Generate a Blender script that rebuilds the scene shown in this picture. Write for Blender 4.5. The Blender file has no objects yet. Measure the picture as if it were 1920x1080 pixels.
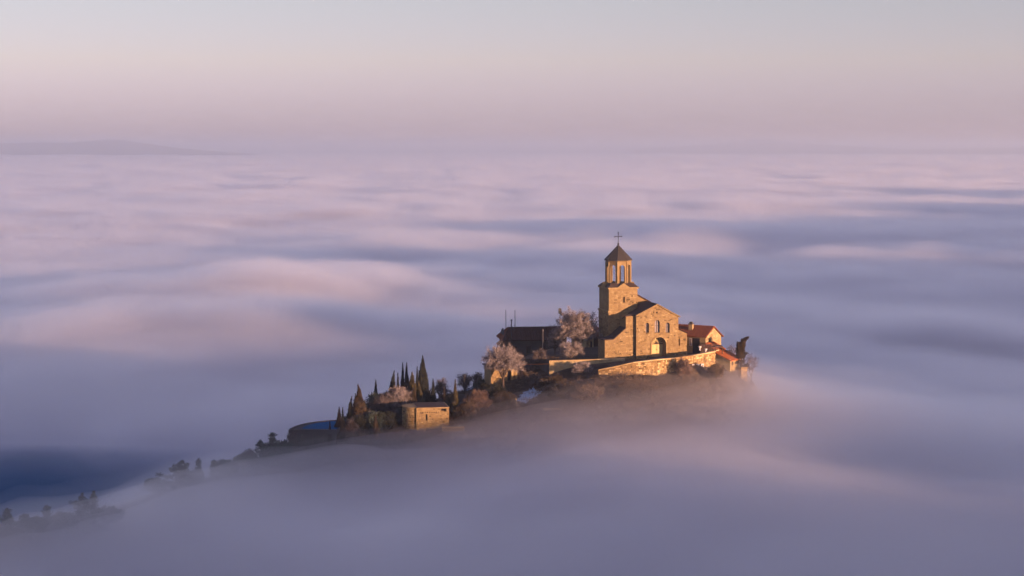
import bpy, bmesh, math, random
import numpy as np
from mathutils import Vector, noise

S = bpy.context.scene
C = S.collection
R = math.radians

# ------------------------------------------------------------------ camera
FPX, ZC, HOR = 3300.0, 48.0, 280.0          # focal length in px of the 1920 px photo, eye height, horizon row
cd = bpy.data.cameras.new('camera')
cam = bpy.data.objects.new('camera', cd)
C.objects.link(cam)
cam.location = (0, 0, ZC)
cam.rotation_euler = (math.pi / 2, 0, 0)
cd.sensor_width = 36
cd.lens = 36 * FPX / 1920
cd.shift_y = -(540 - HOR) / 1920
cd.clip_start, cd.clip_end = 1, 90000
S.camera = cam

# ------------------------------------------------------------------ sky and sun
SUN_E, SUN_A = R(3.8), R(50)                # elevation; azimuth to the right of straight behind the camera
to_sun = Vector((math.sin(SUN_A) * math.cos(SUN_E), -math.cos(SUN_A) * math.cos(SUN_E), math.sin(SUN_E)))
world = bpy.data.worlds.new('World')
S.world = world
world.use_nodes = True
nt = world.node_tree
bg = nt.nodes['Background']
sky = nt.nodes.new('ShaderNodeTexSky')
sky.sky_type = 'NISHITA'
sky.sun_disc = False
sky.sun_elevation = SUN_E
sky.sun_rotation = math.atan2(to_sun.x, to_sun.y)
sky.altitude = 900
sky.dust_density = 0
tc = nt.nodes.new('ShaderNodeTexCoord')
sp = nt.nodes.new('ShaderNodeSeparateXYZ')
nt.links.new(tc.outputs['Generated'], sp.inputs[0])
ramp = nt.nodes.new('ShaderNodeValToRGB')   # the pink belt low over the horizon: tint by height only
el = ramp.color_ramp.elements
SKY_TINT = ((0.0, (.72, .84, 4.1)), (.0175, (.95, 1.05, 4.05)), (.05, (1.46, 1.34, 2.86)), (.087, (1.60, 1.42, 2.30)),
            (.174, (2.75, 2.15, 2.85)), (.342, (4.3, 2.9, 3.8)), (.707, (5.5, 3.4, 4.7)), (1.0, (5.5, 3.4, 4.7)))
while len(el) < len(SKY_TINT):
    el.new(.5)
for e, (p, c) in zip(el, SKY_TINT):
    e.position = p
    e.color = (c[0] / 6, c[1] / 6, c[2] / 6, 1)
nt.links.new(sp.outputs['Z'], ramp.inputs[0])
sc3 = nt.nodes.new('ShaderNodeVectorMath'); sc3.operation = 'SCALE'; sc3.inputs['Scale'].default_value = 3.3
mul = nt.nodes.new('ShaderNodeVectorMath'); mul.operation = 'MULTIPLY'
nt.links.new(ramp.outputs[0], sc3.inputs[0])
nt.links.new(sky.outputs[0], mul.inputs[0])
nt.links.new(sc3.outputs[0], mul.inputs[1])
nt.links.new(mul.outputs[0], bg.inputs[0])
bg.inputs[1].default_value = .05
sl = bpy.data.lights.new('sun', 'SUN')
sl.energy = 5.0
sl.angle = R(.5)
sl.color = (1, .55, .34)
so = bpy.data.objects.new('sun', sl)
C.objects.link(so)
so.rotation_euler = to_sun.to_track_quat('Z', 'Y').to_euler()

S.view_settings.view_transform = 'Standard'
S.view_settings.look = 'None'
S.view_settings.gamma = 1
S.view_settings.exposure = 2.1
cy = S.cycles
cy.use_denoising = True
cy.use_adaptive_sampling = True
cy.adaptive_threshold = .03
cy.max_bounces = 6
cy.diffuse_bounces = 2
cy.glossy_bounces = 1
cy.volume_bounces = 3
cy.transparent_max_bounces = 48

# ------------------------------------------------------------------ helpers
def at(px, py, Y):
    return Vector(((px - 960) / FPX * Y, Y, ZC - (py - HOR) / FPX * Y))

class Frame:
    """A building's own axes: u along its front, v into its depth."""
    def __init__(s, px, Y, deg):
        s.O = ((px - 960) / FPX * Y, Y)
        a = R(deg)
        s.U = (math.cos(a), math.sin(a)); s.V = (-math.sin(a), math.cos(a))
    def pt(s, u, v, z):
        return Vector((s.O[0] + u * s.U[0] + v * s.V[0], s.O[1] + u * s.U[1] + v * s.V[1], z))
    def uz(s, px, py, v):
        k = (px - 960) / FPX
        u = (k * (s.O[1] + v * s.V[1]) - s.O[0] - v * s.V[0]) / (s.U[0] - k * s.U[1])
        Y = s.O[1] + u * s.U[1] + v * s.V[1]
        return (u, ZC - (py - HOR) / FPX * Y)
    def vz(s, px, py, u):
        k = (px - 960) / FPX
        v = (k * (s.O[1] + u * s.U[1]) - s.O[0] - u * s.U[0]) / (s.V[0] - k * s.V[1])
        Y = s.O[1] + u * s.U[1] + v * s.V[1]
        return (v, ZC - (py - HOR) / FPX * Y)
    def side(s, u):
        """axes of the wall at u seen from its left: U runs along +v reversed"""
        f = Frame.__new__(Frame)
        p = s.pt(u, 0, 0)
        f.O = (p.x, p.y)
        f.U = (-s.V[0], -s.V[1]); f.V = s.U
        return f

def tag(o, label, cat, group=None):
    o['label'] = label; o['category'] = cat
    if group: o['group'] = group
    return o

def thing(name, loc, label, cat, group=None):
    o = bpy.data.objects.new(name, None)
    o.empty_display_size = .3
    C.objects.link(o)
    o.location = loc
    return tag(o, label, cat, group)

class MB:
    def __init__(s): s.v = []; s.f = []
    def add(s, vs, fs):
        k = len(s.v)
        s.v += [tuple(p) for p in vs]
        s.f += [tuple(i + k for i in f) for f in fs]
        return s
    def box(s, F, u0, u1, v0, v1, z0, z1):
        p = [F.pt(u, v, z) for u in (u0, u1) for v in (v0, v1) for z in (z0, z1)]
        return s.add(p, [(0, 1, 3, 2), (4, 6, 7, 5), (0, 4, 5, 1), (2, 3, 7, 6), (0, 2, 6, 4), (1, 5, 7, 3)])
    def prism(s, F, poly, v0, v1, front=True, back=True):
        n = len(poly)
        p = [F.pt(u, v0, z) for u, z in poly] + [F.pt(u, v1, z) for u, z in poly]
        fs = [(i, i + n, (i + 1) % n + n, (i + 1) % n) for i in range(n)]
        if front: fs.append(tuple(range(n)))
        if back: fs.append(tuple(range(2 * n - 1, n - 1, -1)))
        return s.add(p, fs)
    def slab(s, q, t):
        q = [Vector(a) for a in q]
        return s.add(q + [a - Vector((0, 0, t)) for a in q],
                     [(0, 1, 2, 3), (7, 6, 5, 4), (0, 4, 5, 1), (1, 5, 6, 2), (2, 6, 7, 3), (3, 7, 4, 0)])
    def face_with_holes(s, F, outer, holes, v, reveal):
        bm = bmesh.new()
        es = []
        for loop in [outer] + [h for h in holes]:
            vv = [bm.verts.new((a, 0, b)) for a, b in loop]
            es += [bm.edges.new((vv[i], vv[(i + 1) % len(vv)])) for i in range(len(vv))]
        bmesh.ops.triangle_fill(bm, use_beauty=True, use_dissolve=False, edges=es)
        bm.verts.index_update()
        s.add([F.pt(q.co.x, v, q.co.z) for q in bm.verts], [[w.index for w in f.verts] for f in bm.faces])
        bm.free()
        for h in holes:
            n = len(h)
            s.add([F.pt(a, v, b) for a, b in h] + [F.pt(a, v + reveal, b) for a, b in h],
                  [(i, (i + 1) % n, (i + 1) % n + n, i + n) for i in range(n)])
        return s
    def tube(s, a, b, r0, r1, n=5):
        a = Vector(a); b = Vector(b)
        d = (b - a)
        if d.length < 1e-6: return s
        d.normalize()
        x = d.orthogonal().normalized(); y = d.cross(x)
        p = []
        for c, r in ((a, r0), (b, r1)):
            for i in range(n):
                t = 2 * math.pi * i / n
                p.append(c + x * (r * math.cos(t)) + y * (r * math.sin(t)))
        return s.add(p, [(i, (i + 1) % n, (i + 1) % n + n, i + n) for i in range(n)] +
                     [tuple(range(n - 1, -1, -1)), tuple(range(n, 2 * n))])
    def lathe(s, c, prof, n=10, a0=0):
        p = []; fs = []
        for r, z in prof:
            for i in range(n):
                t = 2 * math.pi * i / n + a0
                p.append((c[0] + r * math.cos(t), c[1] + r * math.sin(t), z))
        for k in range(len(prof) - 1):
            for i in range(n):
                j = (i + 1) % n
                fs.append((k * n + i, k * n + j, k * n + n + j, k * n + n + i))
        fs.append(tuple(range(n - 1, -1, -1)))
        fs.append(tuple(range((len(prof) - 1) * n, len(prof) * n)))
        return s.add(p, fs)
    def build(s, name, m, parent=None, smooth=False, kind=None, fix=True):
        L = Vector((0, 0, 0))
        if parent is not None:
            q = parent
            while q is not None:
                L += q.location; q = q.parent
        me = bpy.data.meshes.new(name)
        me.from_pydata([(a[0] - L.x, a[1] - L.y, a[2] - L.z) for a in s.v], [], s.f)
        if fix:
            bm = bmesh.new(); bm.from_mesh(me)
            bmesh.ops.recalc_face_normals(bm, faces=bm.faces)
            bm.to_mesh(me); bm.free()
        me.materials.append(m)
        if smooth: me.polygons.foreach_set('use_smooth', [True] * len(me.polygons))
        o = bpy.data.objects.new(name, me)
        C.objects.link(o)
        if parent is not None: o.parent = parent
        if kind: o['kind'] = kind
        return o

def arch(u0, u1, z0, z1, n=8):
    r = (u1 - u0) / 2; c = (u0 + u1) / 2; zs = z1 - r
    p = [(u0, z0), (u1, z0)]
    for i in range(n + 1):
        t = math.pi * i / n
        p.append((c + r * math.cos(t), zs + r * math.sin(t)))
    return p

def arch_px(F, x0, x1, ybot, ytop, v, n=8):
    a = F.uz(x0, ybot, v); b = F.uz(x1, ytop, v)
    return arch(a[0], b[0], a[1], b[1], n)

def shrink(poly, d):
    us = [p[0] for p in poly]; zs = [p[1] for p in poly]
    cu = (min(us) + max(us)) / 2; cz = (min(zs) + max(zs)) / 2
    su = 1 - 2 * d / (max(us) - min(us)); sz = 1 - 2 * d / (max(zs) - min(zs))
    return [(cu + (u - cu) * su, cz + (z - cz) * sz) for u, z in poly]

def inside(p, poly):
    c = False; n = len(poly)
    for i in range(n):
        a = poly[i]; b = poly[i - 1]
        if (a[1] > p[1]) != (b[1] > p[1]) and p[0] < (b[0] - a[0]) * (p[1] - a[1]) / (b[1] - a[1]) + a[0]:
            c = not c
    return c

def rubble(F, outer, holes, v, seed, w=(.18, .58), h=(.15, .33), out=(.004, .04), gap=.018, keep=.8):
    """single stones laid in rough courses over a wall face"""
    rnd = random.Random(seed)
    m = MB()
    u0 = min(p[0] for p in outer); u1 = max(p[0] for p in outer)
    z = min(p[1] for p in outer); z1 = max(p[1] for p in outer)
    while z < z1:
        dh = rnd.uniform(*h); u = u0 - rnd.random() * .3
        while u < u1:
            dw = rnd.uniform(*w)
            c = [(u + gap, z + gap), (u + dw - gap, z + gap), (u + dw - gap, z + dh - gap), (u + gap, z + dh - gap)]
            mid = (u + dw / 2, z + dh / 2)
            ok = all(inside(q, outer) for q in c) and not any(inside(q, hh) for hh in holes for q in c + [mid]) \
                and not any(c[0][0] < q[0] < c[2][0] and c[0][1] < q[1] < c[2][1] for hh in holes for q in hh)
            if ok and rnd.random() < keep:
                j = [(a + rnd.uniform(-.035, .035), b + rnd.uniform(-.035, .035)) for a, b in c]
                o = rnd.uniform(*out)
                fr = shrink(j, .018)
                m.add([F.pt(a, v + .02, b) for a, b in j] + [F.pt(a, v - o, b) for a, b in fr],
                      [(4, 5, 6, 7), (0, 1, 5, 4), (1, 2, 6, 5), (2, 3, 7, 6), (3, 0, 4, 7)])
            u += dw
        z += dh
    return m

# ------------------------------------------------------------------ materials
def new_mat(name):
    m = bpy.data.materials.new(name); m.use_nodes = True
    b = m.node_tree.nodes['Principled BSDF']
    b.inputs['Roughness'].default_value = .9
    b.inputs['Specular IOR Level'].default_value = .15
    return m, m.node_tree, b

def ramp_node(t, stops, fac):
    r = t.nodes.new('ShaderNodeValToRGB')
    e = r.color_ramp.elements
    while len(e) < len(stops): e.new(.5)
    for x, (p, c) in zip(e, stops):
        x.position = p; x.color = (*c, 1)
    t.links.new(fac, r.inputs[0])
    return r.outputs[0]

def noise_node(t, scale, detail=4, rough=.6, coord=None):
    n = t.nodes.new('ShaderNodeTexNoise')
    n.inputs['Scale'].default_value = scale; n.inputs['Detail'].default_value = detail; n.inputs['Roughness'].default_value = rough
    if coord is None:
        g = t.nodes.new('ShaderNodeNewGeometry'); coord = g.outputs['Position']
    t.links.new(coord, n.inputs['Vector'])
    return n.outputs[0]

def mix(t, a, b, f, mode='MIX'):
    m = t.nodes.new('ShaderNodeMix'); m.data_type = 'RGBA'; m.blend_type = mode
    for i, x in ((0, f), (6, a), (7, b)):
        if isinstance(x, (int, float)): m.inputs[i].default_value = x
        elif isinstance(x, tuple): m.inputs[i].default_value = (*x, 1)
        else: t.links.new(x, m.inputs[i])
    return m.outputs[2]

def bump(t, b, h, strength, dist):
    n = t.nodes.new('ShaderNodeBump'); n.inputs['Strength'].default_value = strength; n.inputs['Distance'].default_value = dist
    t.links.new(h, n.inputs['Height']); t.links.new(n.outputs[0], b.inputs['Normal'])

def plain(name, c, var=.25, scale=3.0, rough=.9, metal=0):
    m, t, b = new_mat(name)
    n = noise_node(t, scale)
    col = ramp_node(t, ((.25, tuple(x * (1 - var) for x in c)), (.75, tuple(min(1, x * (1 + var)) for x in c))), n)
    t.links.new(col, b.inputs['Base Color'])
    b.inputs['Roughness'].default_value = rough; b.inputs['Metallic'].default_value = metal
    bump(t, b, noise_node(t, scale * 6), .3, .03)
    return m

def stone_mat(name, c0, c1, c2):
    """per stone colour, stains and pitted relief"""
    m, t, b = new_mat(name)
    g = t.nodes.new('ShaderNodeNewGeometry')
    st = ramp_node(t, ((0, tuple(x * .3 for x in c0)), (.07, tuple(x * .75 for x in c0)), (.14, c0), (.45, c1), (.85, c2), (1, tuple(x * 1.25 for x in c2))), g.outputs['Random Per Island'])
    n = noise_node(t, .7, 5)
    sm = ramp_node(t, ((.3, (.62, .58, .55)), (.6, (1, 1, 1)), (.8, (1.0, .97, .9))), n)
    col = mix(t, st, sm, 1.0, 'MULTIPLY')
    t.links.new(col, b.inputs['Base Color'])
    bump(t, b, noise_node(t, 9, 5), .5, .05)
    return m

def wall_mat(name, c, dark):
    m, t, b = new_mat(name)
    v = t.nodes.new('ShaderNodeTexVoronoi'); v.inputs['Scale'].default_value = 2.6
    g = t.nodes.new('ShaderNodeNewGeometry')
    t.links.new(g.outputs['Position'], v.inputs['Vector'])
    n = noise_node(t, 1.1, 6)
    a = ramp_node(t, ((.3, dark), (.65, c)), n)
    cell = ramp_node(t, ((0, (.7, .68, .66)), (1, (1.08, 1.05, 1.0))), v.outputs['Color'])
    t.links.new(mix(t, a, cell, .8, 'MULTIPLY'), b.inputs['Base Color'])
    bump(t, b, noise_node(t, 6, 6), .6, .06)
    return m

M = {}
M['stone'] = stone_mat('church_stone', (0.155, 0.106, 0.046), (0.195, 0.140, 0.064), (0.229, 0.172, 0.082))
M['mortar'] = wall_mat('church_mortar', (0.195, 0.143, 0.069), (0.150, 0.103, 0.048))
M['rubble'] = stone_mat('rubble_stone', (.20, .13, 0.056), (.29, .20, 0.088), (.38, .29, 0.144))
M['rubble_bed'] = wall_mat('rubble_bed', (.20, .135, 0.060), (.12, .08, 0.036))
M['pale'] = wall_mat('pale_plaster', (0.300, 0.252, 0.139), (0.240, 0.186, 0.096))
M['house'] = wall_mat('house_plaster', (0.270, 0.216, 0.115), (0.204, 0.156, 0.077))
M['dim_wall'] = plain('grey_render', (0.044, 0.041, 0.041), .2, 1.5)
M['tile'] = plain('red_tile', (.13, .042, .018), .35, 2.5)
M['tile_dark'] = plain('shade_darkened_tile', (0.028, 0.011, 0.007), .35, 2.0)  # near-black red: shade on the long house roof put into the colour
M['terracotta'] = plain('terracotta_tile', (0.228, 0.069, 0.021), .25, 3)
M['slate'] = plain('church_roof_sheet', (0.034, 0.024, 0.020), .3, 2)
M['sheet'] = plain('spire_sheet', (0.046, 0.040, 0.033), .25, 4, .55, .3)
M['iron'] = plain('dark_iron', (.03, .028, .03), .2, 8, .6, .4)
M['dark'] = plain('dark_opening', (.012, .011, .012), .2)
M['pane'] = plain('window_pane', (0.166, 0.143, 0.138), .25, 2.0, .45)
M['cream'] = plain('cream_door', (0.372, 0.288, 0.125), .12, 5, .6)
M['wood'] = plain('dark_wood', (.05, .03, .022), .3, 6)
M['white'] = plain('white_paint', (0.420, 0.408, 0.396), .06, 6, .6)
M['grey'] = plain('grey_metal', (0.101, 0.097, 0.101), .15, 6, .5, .3)
M['snow'] = plain('snow', (.20, .31, .46), .06, 3, .7)  # blue of the shade painted into white snow
M['snow_shade'] = plain('shaded_blue_snow', (.02, .075, .16), .2, 1.5, .95)  # snow on the pavilion roof, its shade painted in as dark blue
M['snow_shade'].node_tree.nodes['Principled BSDF'].inputs['Specular IOR Level'].default_value = 0
M['concrete'] = plain('concrete', (0.066, 0.061, 0.058), .25, 1.2)
M['bark'] = plain('bark', (0.056, 0.041, 0.032), .3, 5)
def leaf_mat(name, a, b_, c):
    m, t, b = new_mat(name)
    g = t.nodes.new('ShaderNodeNewGeometry')
    clump = ramp_node(t, ((.32, (.38, .36, .36)), (.5, (.9, .9, .9)), (.68, (1.5, 1.5, 1.52))), noise_node(t, 1.3, 2))
    t.links.new(mix(t, ramp_node(t, ((0, a), (.5, b_), (1, c)), g.outputs['Random Per Island']), clump, 1.0, 'MULTIPLY'), b.inputs['Base Color'])
    b.inputs['Roughness'].default_value = .8
    return m
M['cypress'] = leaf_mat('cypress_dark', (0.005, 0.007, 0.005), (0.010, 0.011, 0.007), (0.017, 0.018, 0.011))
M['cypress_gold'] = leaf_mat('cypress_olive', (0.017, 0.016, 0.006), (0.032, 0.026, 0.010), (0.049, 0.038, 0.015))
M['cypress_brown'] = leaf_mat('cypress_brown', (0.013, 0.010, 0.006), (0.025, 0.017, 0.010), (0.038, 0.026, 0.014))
M['pine'] = leaf_mat('pine_needles', (.012, .020, .018), (.022, .032, .026), (.04, .05, .04))
M['frost'] = leaf_mat('frosted_twigs', (.05, .038, .034), (.12, .10, .093), (.26, .235, .228))
M['twig'] = leaf_mat('bare_twigs', (0.028, 0.021, 0.018), (0.053, 0.041, 0.038), (0.100, 0.088, 0.086))
M['rust'] = leaf_mat('russet_twigs', (0.041, 0.023, 0.017), (0.074, 0.046, 0.035), (0.124, 0.094, 0.077))
M['brush'] = leaf_mat('dry_brush', (0.021, 0.014, 0.010), (0.052, 0.036, 0.025), (0.116, 0.091, 0.067))

def volume_mat(name, dens, col=(1, 1, 1), g=0.0):
    m = bpy.data.materials.new(name); m.use_nodes = True
    t = m.node_tree; t.nodes.clear()
    o = t.nodes.new('ShaderNodeOutputMaterial'); v = t.nodes.new('ShaderNodeVolumePrincipled')
    v.inputs['Density'].default_value = dens; v.inputs['Color'].default_value = (*col, 1)
    v.inputs['Anisotropy'].default_value = g; v.inputs['Density Attribute'].default_value = ''
    t.links.new(v.outputs[0], o.inputs['Volume'])
    m.cycles.homogeneous_volume = True
    return m

# ------------------------------------------------------------------ ground
class RBF:
    def __init__(s, pts):
        p = np.array(pts, float)
        s.c = p[:, :2]
        d = np.linalg.norm(s.c[:, None] - s.c[None], axis=2)
        n = len(p)
        A = np.zeros((n + 3, n + 3))
        A[:n, :n] = d + np.eye(n) * .01
        A[:n, n] = 1; A[:n, n + 1:] = s.c; A[n, :n] = 1; A[n + 1:, :n] = s.c.T
        b = np.zeros(n + 3); b[:n] = p[:, 2]
        s.w = np.linalg.solve(A, b)
    def __call__(s, xy):
        xy = np.atleast_2d(np.asarray(xy, float))
        d = np.linalg.norm(xy[:, None] - s.c[None], axis=2)
        n = len(s.c)
        return d @ s.w[:n] + s.w[n] + xy @ s.w[n + 1:]

def A(px, py, Y):
    return tuple(at(px, py, Y))
GP = [(22, 297, 12.3), (30, 300, 12.3), (33.5, 304, 12.3), (37.8, 300.5, 7.8), (40, 303.5, 7.6), (32.5, 292.8, 8.6), (15, 299.5, 12.2), (8.5, 300, 12.1), (10, 320, 12.3), (25, 320, 12.3),
      (35, 313, 12.3), (2, 318, 10.5), (30, 294.5, 12.2), (22, 293.2, 12.0), (16, 293.5, 11.2), (12, 294, 10.5),
      A(1030, 713, 295.5), A(1122, 704, 290.3), A(1180, 707, 289.5), A(1240, 713, 290), A(1330, 706, 294), A(1365, 712, 299), A(1395, 710, 303),
      (42, 312, 8), (24, 283, 6.0), (35, 284, 4.0), (12, 284, 5.2), (24, 270, -4), (24, 250, -20), (42, 285, -2), (45.5, 305, 2), (50, 305, -9), (75, 310, -30),
      A(945, 720, 297), A(920, 724, 299), A(1000, 716, 297), A(960, 745, 294), A(1000, 760, 290), A(950, 782, 287), (0, 278, 1.5), (0, 266, -6), (0, 250, -18),
      A(870, 772, 290), A(800, 806, 281.5), A(840, 806, 281.5), A(790, 768, 292), A(880, 735, 303), A(830, 745, 303), A(740, 770, 297), A(700, 803, 284), A(650, 815, 281), A(585, 830, 275.5),
      A(560, 835, 284), A(500, 862, 270), A(420, 893, 262), A(322, 918, 255), A(240, 958, 245), A(150, 988, 235), A(40, 998, 225), (-72, 205, 0), (-85, 170, 3), (-95, 120, 6),
      (-30, 304, -5), (-18, 318, -3), (-8, 330, 2), (-50, 285, -12), (-70, 260, -14), (-45, 320, -20), (-80, 300, -27), (-92, 255, -26), (-100, 348, -13.5), (-80, 352, -13), (-122, 352, -13.5), (-56, 350, -15), (-145, 352, -14), (-80, 325, -21), (-110, 322, -22), (-100, 375, -15), (-60, 385, -18), (-140, 380, -16), (-100, 430, -28), (-150, 430, -28),
      (12, 345, 4), (32, 340, 4), (22, 370, -15), (0, 362, -12), (20, 400, -35), (50, 345, -12),
      (-30, 262, -6), (-30, 245, -18), (-50, 240, -10), (-50, 222, -22), (-62, 208, -10), (-62, 190, -25), (30, 220, -36), (-15, 205, -42), (10, 160, -46)]
for k in range(20):
    t = 2 * math.pi * k / 20
    GP.append((5 + 250 * math.cos(t), 300 + 250 * math.sin(t), -52))
GR = RBF(GP)
def ground_np(xy):
    xy = np.atleast_2d(np.asarray(xy, float))
    z = GR(xy)
    d = np.hypot(xy[:, 0] - 5, xy[:, 1] - 300)
    k = np.clip((d - 190) / 50, 0, 1); k = k * k * (3 - 2 * k)
    z = z * (1 - k) + (-52) * k
    for i, (x, y) in enumerate(xy):
        if d[i] < 300:
            am = .35 if (5 < x < 40 and 294 < y < 322) is False else .05
            z[i] += am * (noise.noise((x / 5, y / 5, 2)) + .5 * noise.noise((x / 1.7, y / 1.7, 7)))
        else:
            z[i] += 3 * noise.noise((x / 120, y / 120, 2))
    fl = (xy[:, 0] > 7) & (xy[:, 0] < 42) & (xy[:, 1] > 293.8) & (xy[:, 1] < 330)
    z = np.where(fl, np.minimum(z, 12.2), z)
    return np.maximum(z, -60)
def ground(x, y):
    return float(ground_np([(x, y)])[0])
def hit(px, py, Y0=225, Y1=345, step=.5):
    Y = Y0
    while Y < Y1:
        p = at(px, py, Y)
        if ground(p.x, p.y) >= p.z: return p
        Y += step
    return at(px, py, Y1)

def spaced(a, b, fine0, fine1, step, grow=1.22):
    c = list(np.arange(fine0, fine1 + .01, step))
    s = step; x = fine1
    while x < b:
        s = s * grow; x += s; c.append(min(x, b))
    s = step; x = fine0
    while x > a:
        s = s * grow; x -= s; c.insert(0, max(x, a))
    return c
gx = spaced(-30000, 30000, -110, 70, 1.1)
gy = spaced(-3000, 30000, 195, 345, 1.1)
gpts = np.array([(x, y) for y in gy for x in gx])
gz = np.concatenate([ground_np(gpts[i:i + 6000]) for i in range(0, len(gpts), 6000)])
nx = len(gx)
g = MB()
g.v = [(float(a[0]), float(a[1]), float(z)) for a, z in zip(gpts, gz)]
g.f = [(j * nx + i, j * nx + i + 1, (j + 1) * nx + i + 1, (j + 1) * nx + i) for j in range(len(gy) - 1) for i in range(nx - 1)]
m, t, b = new_mat('winter_ground')
n1 = noise_node(t, .25, 6, .65)
n2 = noise_node(t, 1.6, 5, .7)
c1 = ramp_node(t, ((.3, (.020, .017, .013)), (.5, (.050, .038, .026)), (.7, (.10, .075, .05))), n1)
c2 = ramp_node(t, ((.40, (.55, .5, .48)), (.62, (1, 1, 1)), (.74, (1.9, 1.9, 1.95))), n2)
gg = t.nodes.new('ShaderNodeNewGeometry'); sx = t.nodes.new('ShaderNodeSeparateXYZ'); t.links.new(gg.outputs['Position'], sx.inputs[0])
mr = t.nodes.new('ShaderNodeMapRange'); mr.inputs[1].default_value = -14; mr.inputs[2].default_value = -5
t.links.new(sx.outputs['Z'], mr.inputs[0])     # dark conifer wood in the valley, with the blue of distant air painted in
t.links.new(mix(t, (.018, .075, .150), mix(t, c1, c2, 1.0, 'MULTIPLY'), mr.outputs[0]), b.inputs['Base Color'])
bump(t, b, n2, .8, .2)
M['ground'] = m
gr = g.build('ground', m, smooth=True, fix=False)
gr['kind'] = 'structure'

# unseen mountain ridge, added to keep the low sun off the near fog
RD = 760.0
n2d = Vector((to_sun.x, to_sun.y)).normalized(); t2d = Vector((n2d.y, -n2d.x))
rb = Vector((5, 295)) + n2d * RD
SHADE_Z = 3.4                                # height at the church hill where the sunlight starts
crest = SHADE_Z + RD * math.tan(SUN_E)
g = MB()
prof = [(-420, -58), (-300, -.25), (-200, .15), (-110, .5), (-45, .82), (0, 1.0), (60, .86), (180, .5), (400, .1), (650, -58)]
SS = [-3600 + 60 * k for k in range(55)] + [-300 + 6 * k for k in range(100)] + [300 + 60 * k for k in range(56)]
NR = len(SS) - 1
for i in range(NR + 1):
    s_ = SS[i]
    # pass and notches cut into the crest to steer sunlight onto hill and fog
    sh_ = max(0, (s_ - 31) / 8, (-s_ - 30) / 10); sh_ = min(1, sh_)
    cz = crest - 7.0 * math.exp(-((s_ - 20) / 9) ** 2) + 1.2 * noise.noise((s_ / 40, 3, 0)) + sh_ * ((3.5 + 2 * noise.noise((s_ / 25, 1, 1))) if -112 < s_ < 0 else max(14 if abs(s_) < 190 else -20, 10 + 24 * noise.noise((s_ / 170, 8, 1)) + 12 * noise.noise((s_ / 60, 5, 1)))) * (1 - .95 * math.exp(-((s_ + 203) / 34) ** 2))
    if s_ < -300:      # crest raised off to the right to shade the far fog
        cz += min(40, 8 + .025 * (-s_ - 300)) * (.7 + 1.6 * noise.noise((s_ / 170, 14, 2)))
    cz = min(cz, 132)
    for d, q in prof:
        p = rb + t2d * s_ + n2d * (d + 20 * noise.noise((s_ / 150, d / 90, 4)))
        z = q if q < -10 else cz * q - 12 * (1 - q) + (0 if q == 1 else 5 * noise.noise((s_ / 60, d / 50, 9)))
        g.v.append((p.x, p.y, z))
k = len(prof)
g.f = [(i * k + j, i * k + j + 1, (i + 1) * k + j + 1, (i + 1) * k + j) for i in range(NR) for j in range(k - 1)]
o = g.build('sun_blocking_ridge', M['ground'], smooth=True)
o['kind'] = 'structure'

# far hills on the horizon
def far_hills(pts, Y, depth, seed):
    g = MB(); rnd = random.Random(seed)
    xs = np.arange(pts[0][0], pts[-1][0] + 1, 6)
    ys = np.interp(xs, [p[0] for p in pts], [p[1] for p in pts])
    rows = ((0, 0), (.5, .7), (1, 1), (1.6, .6), (2.4, 0))
    for x, y in zip(xs, ys):
        top = ZC - (y - HOR) / FPX * Y + 3.0 * noise.noise((x / 22, seed, 0)) + 2 * noise.noise((x / 8, seed, 3))
        for d, q in rows:
            g.v.append(((x - 960) / FPX * Y, Y + (d - 1) * depth, -56 + (top + 56) * q))
    k = len(rows)
    g.f = [(i * k + j, i * k + j + 1, (i + 1) * k + j + 1, (i + 1) * k + j) for i in range(len(xs) - 1) for j in range(k - 1)]
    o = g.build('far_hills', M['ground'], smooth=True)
    o['kind'] = 'structure'
far_hills([(-500, 282), (-300, 272), (-120, 276), (0, 269), (80, 267), (130, 268), (210, 261), (260, 267), (330, 277), (420, 285), (520, 290), (640, 296)], 16500, 900, 1)
far_hills([(1150, 292), (1200, 278), (1300, 273), (1390, 266), (1420, 261), (1470, 266), (1560, 272), (1700, 280), (1900, 277), (2300, 274), (2600, 290)], 21000, 1200, 2)

# ------------------------------------------------------------------ fog sea
FP = [A(1400, 722, 305), A(1330, 745, 290), A(1240, 765, 284), A(1080, 782, 285), A(950, 790, 286), A(870, 796, 285), A(800, 808, 280), A(700, 815, 280), A(585, 830, 274),
      A(500, 860, 267), A(420, 880, 259), A(322, 908, 252), A(240, 945, 242), A(150, 980, 232), A(40, 995, 223), (-72, 200, -1),
      (52, 312, 5.0), (60, 330, 1), (52, 345, -3), (22, 264, 5.2), (45, 282, 6.5), (0, 264, 2.6), (-30, 250, 0.0), (36, 274, 6.5), (-50, 225, -2), (80, 300, 2), (110, 330, -3),
      (0, 220, 2), (40, 220, 3), (-40, 190, -3), (0, 150, -1), (60, 170, 1), (-80, 150, -4), (80, 230, 3),
      (-30, 298, -8), (-48, 288, -17), (-64, 268, -20), (-80, 248, -20), (-60, 305, -31), (-85, 285, -36), (-105, 260, -36), (-75, 322, -26), (-110, 310, -30), (-135, 280, -30), (-100, 322, -28),
      (-45, 325, -21), (-30, 335, -12), (-55, 346, -11), (-80, 349, -9.8), (-100, 348, -10.2), (-130, 350, -10.5), (-78, 336, -15.8), (-105, 335, -16.5), (-135, 336, -17), (-20, 350, -8), (-60, 372, -6.5), (-95, 374, -6.5), (-140, 376, -7), (-60, 410, -5), (-100, 415, -5), (-145, 420, -6),
      (15, 350, -4), (40, 350, -4), (0, 350, -5), (20, 380, -6), (60, 380, -6)]
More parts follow.
